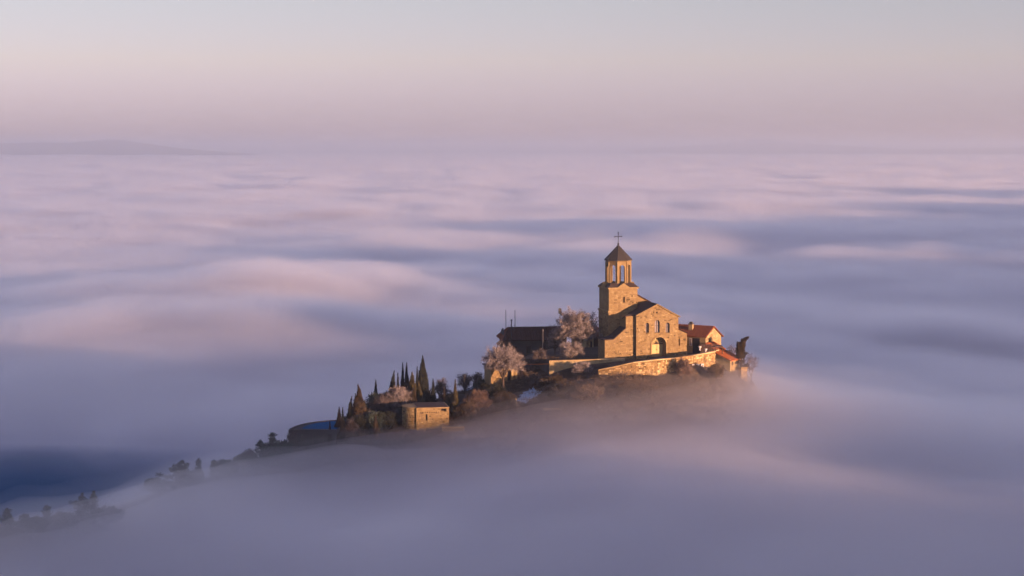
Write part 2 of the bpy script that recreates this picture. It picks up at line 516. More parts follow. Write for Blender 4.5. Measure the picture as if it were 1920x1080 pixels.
for k in range(16):
    t_ = 2 * math.pi * k / 16
    FP.append((230 * math.cos(t_), 300 + 230 * math.sin(t_), -5))
FP = [(x, y, z + ((3.2, 4.0, 4.6, 3.4, 1.7, -.2, -1.2, -.9, -.5, .6, 1.8, 2.3, 2.6, 2.6, 2.4, 2.4)[i] if i < 16 else 1.0 if i in (16, 17) else 1.3 if 16 <= i < 33 else 0)) for i, (x, y, z) in enumerate(FP)]
FR = RBF(FP)
def fog_top(xy):
    z = FR(xy)
    d = np.hypot(xy[:, 0], xy[:, 1] - 300)
    k = np.clip((d - 120) / 120, 0, 1); k = k * k * (3 - 2 * k)
    out = np.empty(len(z))
    for i, (x, y) in enumerate(xy):
        nz = noise.noise
        r = math.hypot(x, y)
        wob = 2.0 * nz((x / 38, y / 30, 11)) + 1.0 * nz((x / 15, y / 12, 4))
        # billows: rounded heads over long swells
        q = 6.0 * nz((x / 520, y / 380, 9)) + 9.0 * abs(nz((x / 190 + 2, y / 170, 5))) + 6.5 * abs(nz((x / 80, y / 75, 1))) + 2.8 * abs(nz((x / 34, y / 32, 6))) - 4.6
        q += 22 * max(0, nz((x / 120, y / 95, 31)) - .34)
        q += min(1, r / 2500) * 9 * nz((x / 1500, y / 700, 21))
        q += 8 * math.exp(-((x + 92) / 70) ** 2 - ((y - 640) / 60) ** 2)
        q += 6.0 * math.exp(-((x + 60) / 90) ** 2 - ((y - 440) / 50) ** 2)
        out[i] = (z[i] + wob * (.6 if -45 < x < 60 and 255 < y < 320 else 1)) * (1 - k[i]) + (-7 + q) * k[i]
    return out
ang = list(np.arange(-21, 21.01, .3))
a_ = 21.0; st = .3
while a_ < 180:
    st *= 1.25; a_ += st
    if a_ < 178: ang.append(a_); ang.insert(0, -a_)
rads = [40.0]
while rads[-1] < 26000:
    r = rads[-1]
    rads.append(r + (max(2.0, r * .012) if 180 < r < 420 else r * .02 if r < 3000 else r * .045))
fxy = np.array([(r * math.sin(R(a)), r * math.cos(R(a))) for r in rads for a in ang])
fz = np.concatenate([fog_top(fxy[i:i + 8000]) for i in range(0, len(fxy), 8000)])
def fog_layer(off, dens, seed, amp):
    na = len(ang); nr = len(rads)
    g = MB()
    fade = amp
    for (x, y), z in zip(fxy, fz):
        r = math.hypot(x, y)
        w_ = amp * (noise.noise((x / (42 if seed == 0 else 19) + seed * 7, y / (15 if seed == 0 else 19), seed * 3)) + .5 * noise.noise((x / 7 + seed * 7, y / 7, seed * 3))) if r < 900 else amp * noise.noise((x / 60, y / 60, seed * 3))
        g.v.append((float(x), float(y), float(z + off * (1 + .45 * min(3.0, max(0, (r - 420) / 420))) + w_)))
    for i in range(nr - 1):
        for j in range(na):
            j2 = (j + 1) % na
            g.f.append((i * na + j, i * na + j2, (i + 1) * na + j2, (i + 1) * na + j))
    k = len(g.v)
    g.v.append((0, 0, float(fz[:na].mean() + off)))
    for j in range(na): g.f.append((k, (j + 1) % na, j))
    b0 = len(g.v)
    o_ = (nr - 1) * na
    g.v += [(g.v[o_ + j][0], g.v[o_ + j][1], -60.5) for j in range(na)]
    for j in range(na):
        j2 = (j + 1) % na
        g.f.append((o_ + j, o_ + j2, b0 + j2, b0 + j))
    g.f.append(tuple(b0 + j for j in range(na)))
    o = g.build('fog_bank', volume_mat('fog_%d' % seed, dens, g=.64 if seed < 2 else .72), smooth=True, kind='stuff')
    tag(o, 'sea of soft lilac valley fog lapping round the church hill', 'fog', 'layers of valley fog')
for i, (off, dens, amp) in enumerate(((2.2, .007, 2.3), (.9, .019, 1.0), (-.6, .05, .8), (-3.2, .08, .6))):
    fog_layer(off, dens, i, amp)
# even blue air over everything
hz = MB()
hz.add([(x, y, z) for x in (-28000, 28000) for y in (-3200, 29000) for z in (-62, 138)],
       [(0, 1, 3, 2), (4, 6, 7, 5), (0, 4, 5, 1), (2, 3, 7, 6), (0, 2, 6, 4), (1, 5, 7, 3)])
o = hz.build('haze', volume_mat('haze_air', 1.5e-4, (.60, .70, .80), .5), kind='stuff')
tag(o, 'thin blue morning haze over the whole fog sea', 'haze')

# ------------------------------------------------------------------ church
CF = Frame(1193, 300, 16)
Z0 = 11.9
church = thing('church', (CF.O[0], CF.O[1], Z0), 'tan stone church with octagonal belfry tower and arched west door', 'church')
def P(pts, v): return [CF.uz(x, y, v) for x, y in pts]
def window(F, parent, hole, v, reveal, mullion=True, name='window', pane=None):
    """a window: arched surround set into the reveal, pane behind it"""
    inn = shrink(hole, .07)
    n = len(hole)
    g = MB()
    g.add([F.pt(a, v + reveal - .10, b) for a, b in hole] + [F.pt(a, v + reveal - .10, b) for a, b in inn] + [F.pt(a, v + reveal - .02, b) for a, b in inn],
          [(i, (i + 1) % n, (i + 1) % n + n, i + n) for i in range(n)] + [(i + n, (i + 1) % n + n, (i + 1) % n + 2 * n, i + 2 * n) for i in range(n)])
    us = [p[0] for p in hole]; zs = [p[1] for p in hole]
    if mullion:
        c = (min(us) + max(us)) / 2
        g.box(F, c - .035, c + .035, v + reveal - .09, v + reveal - .03, min(zs), max(zs) - .05)
        zz = min(zs) + (max(zs) - min(zs)) * .55
        g.box(F, min(us), max(us), v + reveal - .088, v + reveal - .032, zz - .03, zz + .03)
    w = g.build(name, M['concrete'] if mullion else M['mortar'], parent)
    g = MB()
    g.add([F.pt(a, v + reveal, b) for a, b in hole] + [F.pt(a, v + reveal + .06, b) for a, b in hole],
          [tuple(range(n)), tuple(range(2 * n - 1, n - 1, -1))] + [(i, (i + 1) % n, (i + 1) % n + n, i + n) for i in range(n)])
    g.build('pane', pane or M['pane'], w)
    return w

def walled(F, parent, poly, holes, v0, v1, seed, reveal, name='wall', mat='mortar', smat='stone', stones=True, **kw):
    g = MB()
    g.prism(F, poly, v0, v1, front=False)
    g.face_with_holes(F, poly, holes, v0, reveal)
    w = g.build(name, M[mat], parent, fix=False)
    if stones:
        s = rubble(F, poly, holes, v0, seed, **kw).build('stonework', M[smat], w, kind='stuff')
    return w

# porch: the broad gabled front with the portal
poly = P([(1193, 676), (1272, 673), (1272, 593.5), (1232, 571.8), (1193, 592)], 0)
door_h = arch_px(CF, 1222, 1248.8, 669.5, 631.3, 0, 12)
wins = [arch_px(CF, 1210.6, 1216.8, 624, 605.2, 0), arch_px(CF, 1227.6, 1237, 624, 600, 0), arch_px(CF, 1248.2, 1255.6, 624, 605, 0)]
c = CF.uz(1231.6, 586, 0)
vent = [(c[0] + .17 * math.cos(t * math.pi / 4), c[1] + .17 * math.sin(t * math.pi / 4)) for t in range(8)]
porch = walled(CF, church, poly, [door_h] + wins + [vent], 0, 9, 3, .35, 'porch_wall')
for h in wins: window(CF, church, h, 0, .35)
MB().add([CF.pt(a, .3, b) for a, b in vent], [tuple(range(8))]).build('vent', M['dark'], church)
# portal: a second arch set back, then the door
inner = shrink(door_h, .16); zmin = min(p[1] for p in door_h)
inner = [(a, b if b > zmin + .3 else zmin) for a, b in inner]
n = len(door_h)
g = MB()
g.add([CF.pt(a, .35, b) for a, b in door_h] + [CF.pt(a, .35, b) for a, b in inner] + [CF.pt(a, 1.25, b) for a, b in inner],
      [(i, (i + 1) % n, (i + 1) % n + n, i + n) for i in range(n)] + [(i + n, (i + 1) % n + n, (i + 1) % n + 2 * n, i + 2 * n) for i in range(n)])
g.build('portal_arch', M['mortar'], church)
rg = MB()   # raised moulding round the portal
o1 = shrink(door_h, -.22)
for i in range(1, n):
    a, b2 = door_h[i], door_h[(i + 1) % n] if i + 1 < n else door_h[0]
    c_, d = o1[i], o1[(i + 1) % n] if i + 1 < n else o1[0]
    if i == n - 1: b2, d = (door_h[0][0], zmin), (o1[0][0], zmin)
    q = [a, b2, d, c_]
    rg.add([CF.pt(u, -.09, z) for u, z in q] + [CF.pt(u, .02, z) for u, z in q],
           [(0, 1, 2, 3), (0, 4, 5, 1), (1, 5, 6, 2), (2, 6, 7, 3), (3, 7, 4, 0)])
rg.build('portal_moulding', M['stone'], church)
us = [p[0] for p in inner]; zt = max(p[1] for p in inner); cu = (min(us) + max(us)) / 2
zs = zt - (max(us) - min(us)) / 2
for s in (0, 1):
    g = MB()
    u0 = min(us) + .02 if s == 0 else cu + .012
    u1 = cu - .012 if s == 0 else max(us) - .02
    g.box(CF, u0, u1, 1.16, 1.24, zmin, zs)
    for k in range(3):
        za = zmin + .15 + k * (zs - zmin - .1) / 3
        g.box(CF, u0 + .12, u1 - .12, 1.12, 1.161, za, za + (zs - zmin) / 3 - .2)
    d = g.build('door_leaf', M['cream'], church)
    MB().box(CF, (cu - .1) if s == 0 else cu + .06, (cu - .06) if s == 0 else cu + .1, 1.08, 1.158, zmin + 1.05, zmin + 1.25).build('handle', M['iron'], d)
tym = [p for p in inner if p[1] >= zs - .05]
g = MB().add([CF.pt(a, 1.2, b) for a, b in tym], [tuple(range(len(tym)))])
ty = g.build('tympanum', M['cream'], church)
g = MB()
rr = (max(us) - min(us)) / 2
for k in range(1, 8):
    t = math.pi * k / 8
    g.tube(CF.pt(cu, 1.17, zs), CF.pt(cu + rr * math.cos(t), 1.17, zs + rr * math.sin(t)), .04, .04, 4)
g.box(CF, min(us), max(us), 1.1, 1.24, zs - .07, zs + .07)
g.build('lattice', M['wood'], ty)
MB().box(CF, min(us) - .6, max(us) + .6, -.5, .3, zmin - .25, zmin + .02).build('door_step', M['concrete'], church)

# porch roof
def uzp(x, y, v): return CF.uz(x, y, v)
ap = uzp(1232, 571.3, 0); le = uzp(1193, 592, 0); re = uzp(1272, 593.5, 0)
def ext(a, b, d):
    l = math.hypot(b[0] - a[0], b[1] - a[1]); return (b[0] + (b[0] - a[0]) / l * d, b[1] + (b[1] - a[1]) / l * d)
re2 = ext(ap, re, .3); le2 = ext(ap, le, .12)
up = .2
g = MB()
g.slab([CF.pt(ap[0], -.22, ap[1] + up), CF.pt(re2[0], -.22, re2[1] + up), CF.pt(re2[0], 9, re2[1] + up), CF.pt(ap[0], 9, ap[1] + up)], .2)
g.slab([CF.pt(ap[0] - .003, -.22, ap[1] + up), CF.pt(ap[0] - .003, 9, ap[1] + up), CF.pt(le2[0], 9, le2[1] + up), CF.pt(le2[0], -.22, le2[1] + up)], .2)
g.build('porch_roof', M['slate'], church)
g = MB()   # pale stone verge along both slopes
for e2 in (re2, le2):
    g.prism(CF, [(ap[0], ap[1] + up - .22), (e2[0], e2[1] + up - .22), (e2[0], e2[1] + up - .06), (ap[0], ap[1] + up - .06)], -.25, -.223)
g.build('verge', M['stone'], church)

AV = .6; T = 3.8; D = 5.3
# stair annex left of the porch
poly = P([(1134, 677), (1187.2, 677), (1187.2, 593), (1173.5, 593.5), (1173.5, 616), (1150, 637), (1134, 638)], AV)
poly[1] = (.3, poly[1][1]); poly[2] = (.3, poly[2][1])
an = walled(CF, church, poly, [], AV, T + .4, 5, .3, 'annex_wall')
g = MB()
a1 = uzp(1150.5, 636, AV); a2 = uzp(1173.4, 615.2, AV); a0 = uzp(1132.6, 637, AV)
g.slab([CF.pt(a1[0], AV - .1, a1[1] + .1), CF.pt(a2[0], AV - .1, a2[1] + .1), CF.pt(a2[0], T + .4, a2[1] + .1), CF.pt(a1[0], T + .4, a1[1] + .1)], .14)
g.slab([CF.pt(a0[0], AV - .1, a1[1] - .02), CF.pt(a1[0] - .004, AV - .1, a1[1] + .1), CF.pt(a1[0] - .004, T + .4, a1[1] + .1), CF.pt(a0[0], T + .4, a1[1] - .02)], .14)
b1 = uzp(1171, 593.2, AV); b2 = uzp(1191.5, 590.5, AV); b3 = uzp(1199, 578.5, T); b4 = uzp(1163, 599, T)
g.slab([CF.pt(b1[0], AV - .12, b1[1] + .1), CF.pt(b2[0], AV - .12, b2[1] + .1), CF.pt(b3[0], T, b3[1]), CF.pt(b4[0], T, b4[1])], .16)
g.build('annex_roof', M['slate'], church)

# tower
tl = uzp(1141, 583, T)[0]; tr = uzp(1196.5, 583, T)[0]
zb = uzp(1168, 583.5, T)[1]; ztop = uzp(1168, 541, T)[1]
poly = [(tl, Z0 - 1), (tr, Z0 - 1), (tr, zb), (tl, zb)]
walled(CF, church, poly, [], T, T + D, 7, .3, 'tower_wall', w=(.2, .7), h=(.16, .38))
sl_h = [uzp(1168.4, 567.6, T + .08), uzp(1171.6, 567.6, T + .08), uzp(1171.6, 556.8, T + .08), uzp(1168.4, 556.8, T + .08)]
poly = [(tl + .09, zb), (tr - .09, zb), (tr - .09, ztop), (tl + .09, ztop)]
walled(CF, church, poly, [sl_h], T + .08, T + D - .08, 8, .4, 'tower_wall', w=(.2, .7), h=(.16, .38))
window(CF, church, sl_h, T + .08, .4, False)
f_ = CF.side(tl)   # stones on the shaded side of the tower
g = rubble(f_, [(-T - D, Z0 - 1), (-T, Z0 - 1), (-T, zb), (-T - D, zb)], [], 0, 9, w=(.2, .7), h=(.16, .38)); g.build('side_stonework', M['stone'], church, kind='stuff')
g = MB()
g.box(CF, tl - .1, tr + .1, T - .1, T + D + .1, zb - .16, zb + .12)
g.build('string_course', M['stone'], church)
g = MB()
g.box(CF, tl - .12, tr + .12, T - .14, T + D + .14, ztop - .05, ztop + .2)
g.build('cornice', M['stone'], church)
# skirt roof with a small gable on each side, up to the belfry
cu_, cv_ = (tl + tr) / 2, T + D / 2
bc = CF.pt(cu_, cv_, 0)
hw = (tr - tl) / 2 + .1
zd = uzp(1161, 533.0, cv_)[1]
g = MB()
sq = [(-hw, -hw), (hw, -hw), (hw, hw), (-hw, hw)]
RB = 2.2
A16 = R(16)
def octp(r, z, k): 
    t = A16 + math.pi / 8 + k * math.pi / 4
    return (bc.x + r * math.cos(t), bc.y + r * math.sin(t), z)
pts = [CF.pt(cu_ + a, cv_ + b_, ztop + .2) for a, b_ in sq]
g.add(pts + [CF.pt(cu_ + a * .72, cv_ + b_ * .72, zd + .35) for a, b_ in sq], [(0, 1, 5, 4), (1, 2, 6, 5), (2, 3, 7, 6), (3, 0, 4, 7), (4, 5, 6, 7)])
g.build('skirt_roof', M['slate'], church)
g = MB()
for k in range(4):
    a = A16 + k * math.pi / 2 + math.pi / 2
    fr = Frame.__new__(Frame); fr.O = (bc.x, bc.y)
    fr.U = (math.cos(a), math.sin(a)); fr.V = (-math.sin(a), math.cos(a))
    g.prism(fr, [(-1.15, ztop + .18), (1.15, ztop + .18), (0, ztop + .95)], -hw - .04, -1.2)
g.build('gablet', M['stone'], church)
# belfry: eight open arches
ze = uzp(1161, 489, cv_)[1]
wf = 2 * RB * math.sin(math.pi / 8); ap_ = RB * math.cos(math.pi / 8)
bel = MB(); rim = MB()
for k in range(8):
    a = A16 + k * math.pi / 4
    fr = Frame.__new__(Frame); fr.O = (bc.x, bc.y)
    fr.U = (math.cos(a), math.sin(a)); fr.V = (-math.sin(a), math.cos(a))
    w2 = wf / 2; ti = (ap_ - .36) / ap_
    hole = arch(-.46, .46, zd + .05, ze - .62, 8)
    outer = [(-w2, zd - .3), (w2, zd - .3), (w2, ze), (-w2, ze)]
    bel.face_with_holes(fr, outer, [hole], -ap_, .36)
    bel.face_with_holes(fr, [(u * ti, z) for u, z in outer], [hole], -ap_ + .36, 0)
    h2 = shrink(hole, -.1); n = len(hole)
    for i in range(1, n):
        q = [hole[i], hole[(i + 1) % n], h2[(i + 1) % n], h2[i]]
        rim.add([fr.pt(u, -ap_ - .05, z) for u, z in q] + [fr.pt(u, -ap_ + .02, z) for u, z in q], [(0, 1, 2, 3), (0, 4, 5, 1), (1, 5, 6, 2), (2, 6, 7, 3), (3, 7, 4, 0)])
belfry = bel.build('belfry', M['mortar'], church, fix=False)
rim.build('arch_moulding', M['stone'], belfry)
g = MB()
for k in range(8):
    p = octp(RB - .02, 0, k)
    g.tube((p[0], p[1], zd - .2), (p[0], p[1], ze - .1), .1, .1, 6)
g.build('corner_shaft', M['stone'], belfry, kind='stuff')
# bell frame beam and bell inside
g = MB(); g.lathe((bc.x, bc.y), [(.05, ze - .5), (.16, ze - .6), (.22, ze - .9), (.34, ze - 1.2)], 10)
g.build('bell', M['iron'], church)
MB().lathe((bc.x, bc.y), [(RB + .02, ze - .02), (RB + .2, ze + .1), (RB + .2, ze + .17)], 8, A16 + math.pi / 8).build('eaves', M['stone'], church)
zap = uzp(1159.5, 458.5, cv_)[1]
g = MB()
for k in range(8):   # sheet panels of the spire with standing seams
    a, b_ = octp(RB + .28, ze + .14, k), octp(RB + .28, ze + .14, k + 1)
    g.add([a, b_, (bc.x, bc.y, zap)], [(0, 1, 2)])
g.add([octp(RB + .28, ze + .14, k) for k in range(8)], [tuple(range(8))])
spire = g.build('spire', M['sheet'], church)
g = MB()
for k in range(8):
    a, b_ = Vector(octp(RB + .29, ze + .15, k)), Vector(octp(RB + .29, ze + .15, k + 1))
    for j in range(4):
        q = a.lerp(b_, j / 4); top = q.lerp(Vector((bc.x, bc.y, zap + .01)), .96 if j == 0 else .75 if j == 2 else .55)
        g.tube(q, top, .035, .025, 4)
g.build('seam', M['sheet'], spire, kind='stuff')
zc1 = uzp(1159.5, 436, cv_)[1]; zca = uzp(1159.5, 443.5, cv_)[1]
g = MB()
g.lathe((bc.x, bc.y), [(.05, zap - .25), (.16, zap + .05), (.18, zap + .15), (.06, zap + .3)], 8)
g.tube((bc.x, bc.y, zap + .2), (bc.x, bc.y, zc1), .06, .055, 6)
g.tube(CF.pt(cu_ - .58, cv_, zca), CF.pt(cu_ + .58, cv_, zca), .055, .055, 6)
for q, d in ((CF.pt(cu_ - .58, cv_, zca), (-1, 0)), (CF.pt(cu_ + .58, cv_, zca), (1, 0)), (CF.pt(cu_, cv_, zc1), (0, 1))):
    w = Vector((CF.U[0] * d[0], CF.U[1] * d[0], d[1]))
    g.tube(q - w * .16, q + w * .07, .05, .15, 6)
g.build('cross', M['iron'], church)

# nave gable behind the tower, and the right aisle
v = 5.8
poly = P([(1154, 640), (1224.5, 640), (1224.5, 570), (1193, 553), (1157, 570)], v)
nw = arch_px(CF, 1201.6, 1208.4, 580, 566.4, v)
walled(CF, church, poly, [nw], v, 14.4, 11, .35, 'nave_wall')
window(CF, church, nw, v, .35)
ap = uzp(1193, 552.5, v); re = ext(ap, uzp(1224.5, 570, v), .25); le = ext(ap, uzp(1157, 570, v), .2)
g = MB()
g.slab([CF.pt(ap[0], v - .2, ap[1] + .18), CF.pt(re[0], v - .2, re[1] + .18), CF.pt(re[0], 14.5, re[1] + .18), CF.pt(ap[0], 14.5, ap[1] + .18)], .18)
g.slab([CF.pt(ap[0] - .004, v - .2, ap[1] + .18), CF.pt(ap[0] - .004, 14.5, ap[1] + .18), CF.pt(le[0], 14.5, le[1] + .18), CF.pt(le[0], v - .2, le[1] + .18)], .18)
g.build('nave_roof', M['tile_dark'], church)
v = .9
poly = P([(1266, 673), (1288, 671), (1288, 625.5), (1266, 615.5)], v)
sh = [uzp(1272.4, 648, v), uzp(1274.8, 648, v), uzp(1274.8, 635, v), uzp(1272.4, 635, v)]
walled(CF, church, poly, [sh], v, 8.8, 12, .4, 'aisle_wall')
window(CF, church, sh, v, .4, False, pane=M['dark'])
a = uzp(1270, 616.2, v); b_ = uzp(1289.2, 625, v)
g = MB(); g.slab([CF.pt(a[0], v - .15, a[1] + .15), CF.pt(b_[0], v - .15, b_[1] + .15), CF.pt(b_[0], 8.9, b_[1] + .15), CF.pt(a[0], 8.9, a[1] + .15)], .16)
g.build('aisle_roof', M['tile_dark'], church)

# ------------------------------------------------------------------ roofs made of tile rows
def tile_roof(quad, parent, mat, pitch=.28, name='roof'):
    """quad: eave-left, eave-right, ridge-right, ridge-left"""
    a, b, c, d = [Vector(p) for p in quad]
    s = MB().slab([a, b, c, d], .16).build(name, mat, parent)
    g = MB()
    n = max(2, int((b - a).length / pitch))
    nrm = (b - a).cross(d - a).normalized()
    if nrm.z < 0: nrm.negate()
    for i in range(n):
        t0, t1 = (i + .18) / n, (i + .82) / n
        e0, e1, r0, r1 = a.lerp(b, t0), a.lerp(b, t1), d.lerp(c, t0), d.lerp(c, t1)
        em, rm = (e0 + e1) / 2 + nrm * .08, (r0 + r1) / 2 + nrm * .08
        up = nrm * .003
        g.add([e0 + up, em, e1 + up, r0 + up, rm, r1 + up], [(0, 1, 4, 3), (1, 2, 5, 4), (0, 2, 1)])
    g.build('roof_tile', mat, s, kind='stuff')
    return s

# ------------------------------------------------------------------ house right of the church
HF = Frame(1323, 308, 58)
house = thing('house', (HF.O[0], HF.O[1], 12), 'small house with red tiled roof and chimney right of the church', 'house')
gp = [HF.uz(1323, 668, 0), HF.uz(1352, 668, 0), HF.uz(1352, 629.5, 0), HF.uz(1337, 613, 0), HF.uz(1323, 631.5, 0)]
def hwin(x0, x1): 
    a = HF.uz(x0, 646, 0); b_ = HF.uz(x1, 633.5, 0); return [(a[0], a[1]), (b_[0], a[1]), (b_[0], b_[1]), (a[0], b_[1])]
hw_ = [hwin(1328.4, 1331.6), hwin(1333, 1336)]
walled(HF, house, gp, hw_, 0, 9, 21, .25, 'gable_wall', 'house', 'rubble', w=(.25, .6))
for h in hw_: window(HF, house, h, 0, .25, False, pane=M['dark'])
hap = gp[3]; hle = ext(hap, gp[4], .35); hre = ext(hap, gp[2], .5)
tile_roof([HF.pt(hle[0], 9.3, hle[1] + .16), HF.pt(hle[0], -.3, hle[1] + .16), HF.pt(hap[0], -.3, hap[1] + .16), HF.pt(hap[0], 9.3, hap[1] + .16)], house, M['tile'])
tile_roof([HF.pt(hre[0], -.3, hre[1] + .158), HF.pt(hre[0], 9.3, hre[1] + .158), HF.pt(hap[0] + .004, 9.3, hap[1] + .158), HF.pt(hap[0] + .004, -.3, hap[1] + .158)], house, M['tile'])
va, zb_ = HF.vz(1311.5, 664, 0); vb, zt_ = HF.vz(1300, 634.5, 0)
g = MB(); g.box(HF, -.06, .0, va - .1, vb + .1, zb_, zt_ + .1); dfr = g.build('door', M['wood'], house)
MB().box(HF, -.075, -.05, va, vb, zb_, zt_).build('door_panel', M['dark'], dfr)
va, zb_ = HF.vz(1297.2, 648, 0); vb, zt_ = HF.vz(1292.4, 634, 0)
g = MB(); g.box(HF, -.05, .0, va, vb, zb_, zt_); w = g.build('window', M['white'], house)
MB().box(HF, -.06, -.04, va + .07, vb - .07, zb_ + .08, zt_ - .08).build('pane', M['pane'], w)
cq = HF.vz(1296, 616, hap[0] * .55)
g = MB(); uu = hap[0] * .55
zt_ = ZC - (607 - HOR) / FPX * 312
g.box(HF, uu - .32, uu + .32, cq[0] - .35, cq[0] + .35, cq[1] - 1.2, zt_)
ch = g.build('chimney', M['house'], house)
g = MB()
g.box(HF, uu - .4, uu + .4, cq[0] - .43, cq[0] + .43, zt_, zt_ + .12)
g.box(HF, uu - .22, uu + .22, cq[0] - .25, cq[0] + .25, zt_ + .12, zt_ + .42)
g.build('chimney_cap', M['dim_wall'], ch)

# ------------------------------------------------------------------ outbuilding with the orange roof
OF = Frame(1369, 303, 58)
out = thing('outbuilding', (OF.O[0], OF.O[1], 8), 'low outbuilding with bright orange tiled lean-to roof at the right end', 'outbuilding')
w_ = OF.uz(1386, 676, 0)[0]; L_ = OF.vz(1340, 665, 0)[0]
zl = OF.uz(1369, 676, 0)[1]; zh = OF.vz(1340, 661, 0)[1]
g = MB()
zb_ = 7.0
g.add([OF.pt(0, 0, zb_), OF.pt(w_, 0, zb_), OF.pt(w_, L_, zb_), OF.pt(0, L_, zb_), OF.pt(0, 0, zl), OF.pt(w_, 0, zl), OF.pt(w_, L_, zh), OF.pt(0, L_, zh)],
      [(0, 1, 5, 4), (1, 2, 6, 5), (2, 3, 7, 6), (3, 0, 4, 7)])
ow = g.build('wall', M['house'], out)
rubble(OF, [(0, zb_), (w_, zb_), (w_, zl), (0, zl)], [], 0, 31).build('stonework', M['rubble'], ow, kind='stuff')
sl_ = (zh - zl) / L_
tile_roof([OF.pt(-.25, -.35, zl - .35 * sl_ + .16), OF.pt(w_ + .3, -.35, zl - .35 * sl_ + .16), OF.pt(w_ + .3, L_ + .1, zh + .16 + .1 * sl_), OF.pt(-.25, L_ + .1, zh + .16 + .1 * sl_)], out, M['terracotta'])
tile_roof([OF.pt(1.2, L_ + .12, zh + .2), OF.pt(w_ + 1.0, L_ + .12, zh + .2), OF.pt(w_ + 1.0, L_ + 2.4, zh + 1.35), OF.pt(1.2, L_ + 2.4, zh + 1.35)], out, M['terracotta'])
MB().box(OF, 1.3, w_ + .8, L_ + .3, L_ + 2.3, zb_, zh + .2).build('rear_wall', M['house'], out)
g = MB(); g.box(OF, -.35, 1.6, L_ - .12, L_ + .32, zh + .05, zh + .4); g.build('coping', M['pale'], out)
ua = w_ * .2
MB().box(OF, w_ * .18, w_ * .32, -.06, 0, zl - .85, zl - .3).build('vent_opening', M['dark'], out)
MB().box(OF, w_ * .5, w_ * .85, -.06, 0, zl - .85, zl - .4).build('vent_opening', M['dark'], out)
# low wall right of it
o = thing('low_wall', tuple(at(1395, 712, 303)), 'short pale block of wall at the far right end of the hill', 'wall')
LF = Frame(1389.5, 304, 40)
pl = [LF.uz(1389.5, 716, 0), LF.uz(1401, 716, 0), LF.uz(1401, 689, 0), LF.uz(1389.5, 690, 0)]
walled(LF, o, pl, [], 0, .8, 33, .2, 'wall', 'rubble_bed', 'rubble')
MB().box(LF, pl[0][0] - .1, pl[1][0] + .1, -.1, .9, pl[2][1], pl[2][1] + .12).build('coping', M['rubble_bed'], o)

# ------------------------------------------------------------------ retaining walls
def path_wall(name, pts, thick, label, bed, smat, seed, coping=None, cat='wall', group=None, **kw):
    """pts: (px, py_top, Y, depth below the top)"""
    P3 = [at(p[0], p[1], p[2]) for p in pts]
    c = P3[len(P3) // 2]
    o = thing(name, (c.x, c.y, c.z - pts[len(pts) // 2][3]), label, cat, group)
    g = MB(); gc = MB(); gs = MB()
    n = len(P3)
    nr = []
    for i in range(n):
        d = (P3[min(i + 1, n - 1)] - P3[max(i - 1, 0)]); d.z = 0; d.normalize()
        nr.append(Vector((-d.y, d.x, 0)))
    V = []
    for p, nn, q in zip(P3, nr, pts):
        dn = Vector((0, 0, q[3])); V += [p - dn, p, p + nn * thick, p + nn * thick - dn]
    for i in range(n - 1):
        a = 4 * i
        g.f += [(a, a + 4, a + 5, a + 1), (a + 1, a + 5, a + 6, a + 2), (a + 2, a + 6, a + 7, a + 3)]
    g.f += [(0, 1, 2, 3), tuple(4 * (n - 1) + k for k in (3, 2, 1, 0))]
    g.v = [tuple(v) for v in V]
    w = g.build('wall', M[bed], o)
    for i in range(n - 1):
        a, b_ = P3[i], P3[i + 1]
        f = Frame.__new__(Frame); f.O = (a.x, a.y)
        d = (b_ - a); d.z = 0; l = d.length; d.normalize()
        f.U = (d.x, d.y); f.V = (-d.y, d.x)
        poly = [(0, a.z - pts[i][3]), (l, b_.z - pts[i + 1][3]), (l, b_.z), (0, a.z)]
        r = rubble(f, poly, [], 0, seed + i, **kw)
        gs.add(r.v, r.f)
        if coping:
            e = Vector((0, 0, .14))
            q = [a - nr[i] * .08 + e, b_ - nr[i + 1] * .08 + e, b_ + nr[i + 1] * (thick + .08) + e, a + nr[i] * (thick + .08) + e]
            gc.slab(q, .15)
    if smat: gs.build('stonework', M[smat], w, kind='stuff')
    if coping: gc.build('coping', M[coping], o)
    return o
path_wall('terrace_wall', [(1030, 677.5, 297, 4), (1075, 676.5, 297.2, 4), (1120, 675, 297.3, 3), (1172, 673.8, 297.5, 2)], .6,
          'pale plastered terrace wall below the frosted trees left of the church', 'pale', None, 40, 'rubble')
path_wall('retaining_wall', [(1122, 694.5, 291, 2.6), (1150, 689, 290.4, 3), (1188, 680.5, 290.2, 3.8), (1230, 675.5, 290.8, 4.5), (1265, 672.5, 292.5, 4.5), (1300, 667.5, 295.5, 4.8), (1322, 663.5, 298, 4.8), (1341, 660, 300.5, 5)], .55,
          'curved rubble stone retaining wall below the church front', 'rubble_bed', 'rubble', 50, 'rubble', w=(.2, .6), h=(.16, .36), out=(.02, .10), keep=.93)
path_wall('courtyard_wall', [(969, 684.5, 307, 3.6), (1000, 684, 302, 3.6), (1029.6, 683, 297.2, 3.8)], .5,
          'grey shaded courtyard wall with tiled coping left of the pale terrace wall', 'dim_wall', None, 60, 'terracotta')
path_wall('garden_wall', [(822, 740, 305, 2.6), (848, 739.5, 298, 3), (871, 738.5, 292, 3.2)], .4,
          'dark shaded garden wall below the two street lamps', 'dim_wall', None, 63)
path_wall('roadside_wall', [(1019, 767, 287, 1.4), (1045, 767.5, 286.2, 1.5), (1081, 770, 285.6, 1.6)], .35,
          'low pale roadside wall half lost in fog under the brushy slope', 'pale', 'rubble', 66, 'rubble')
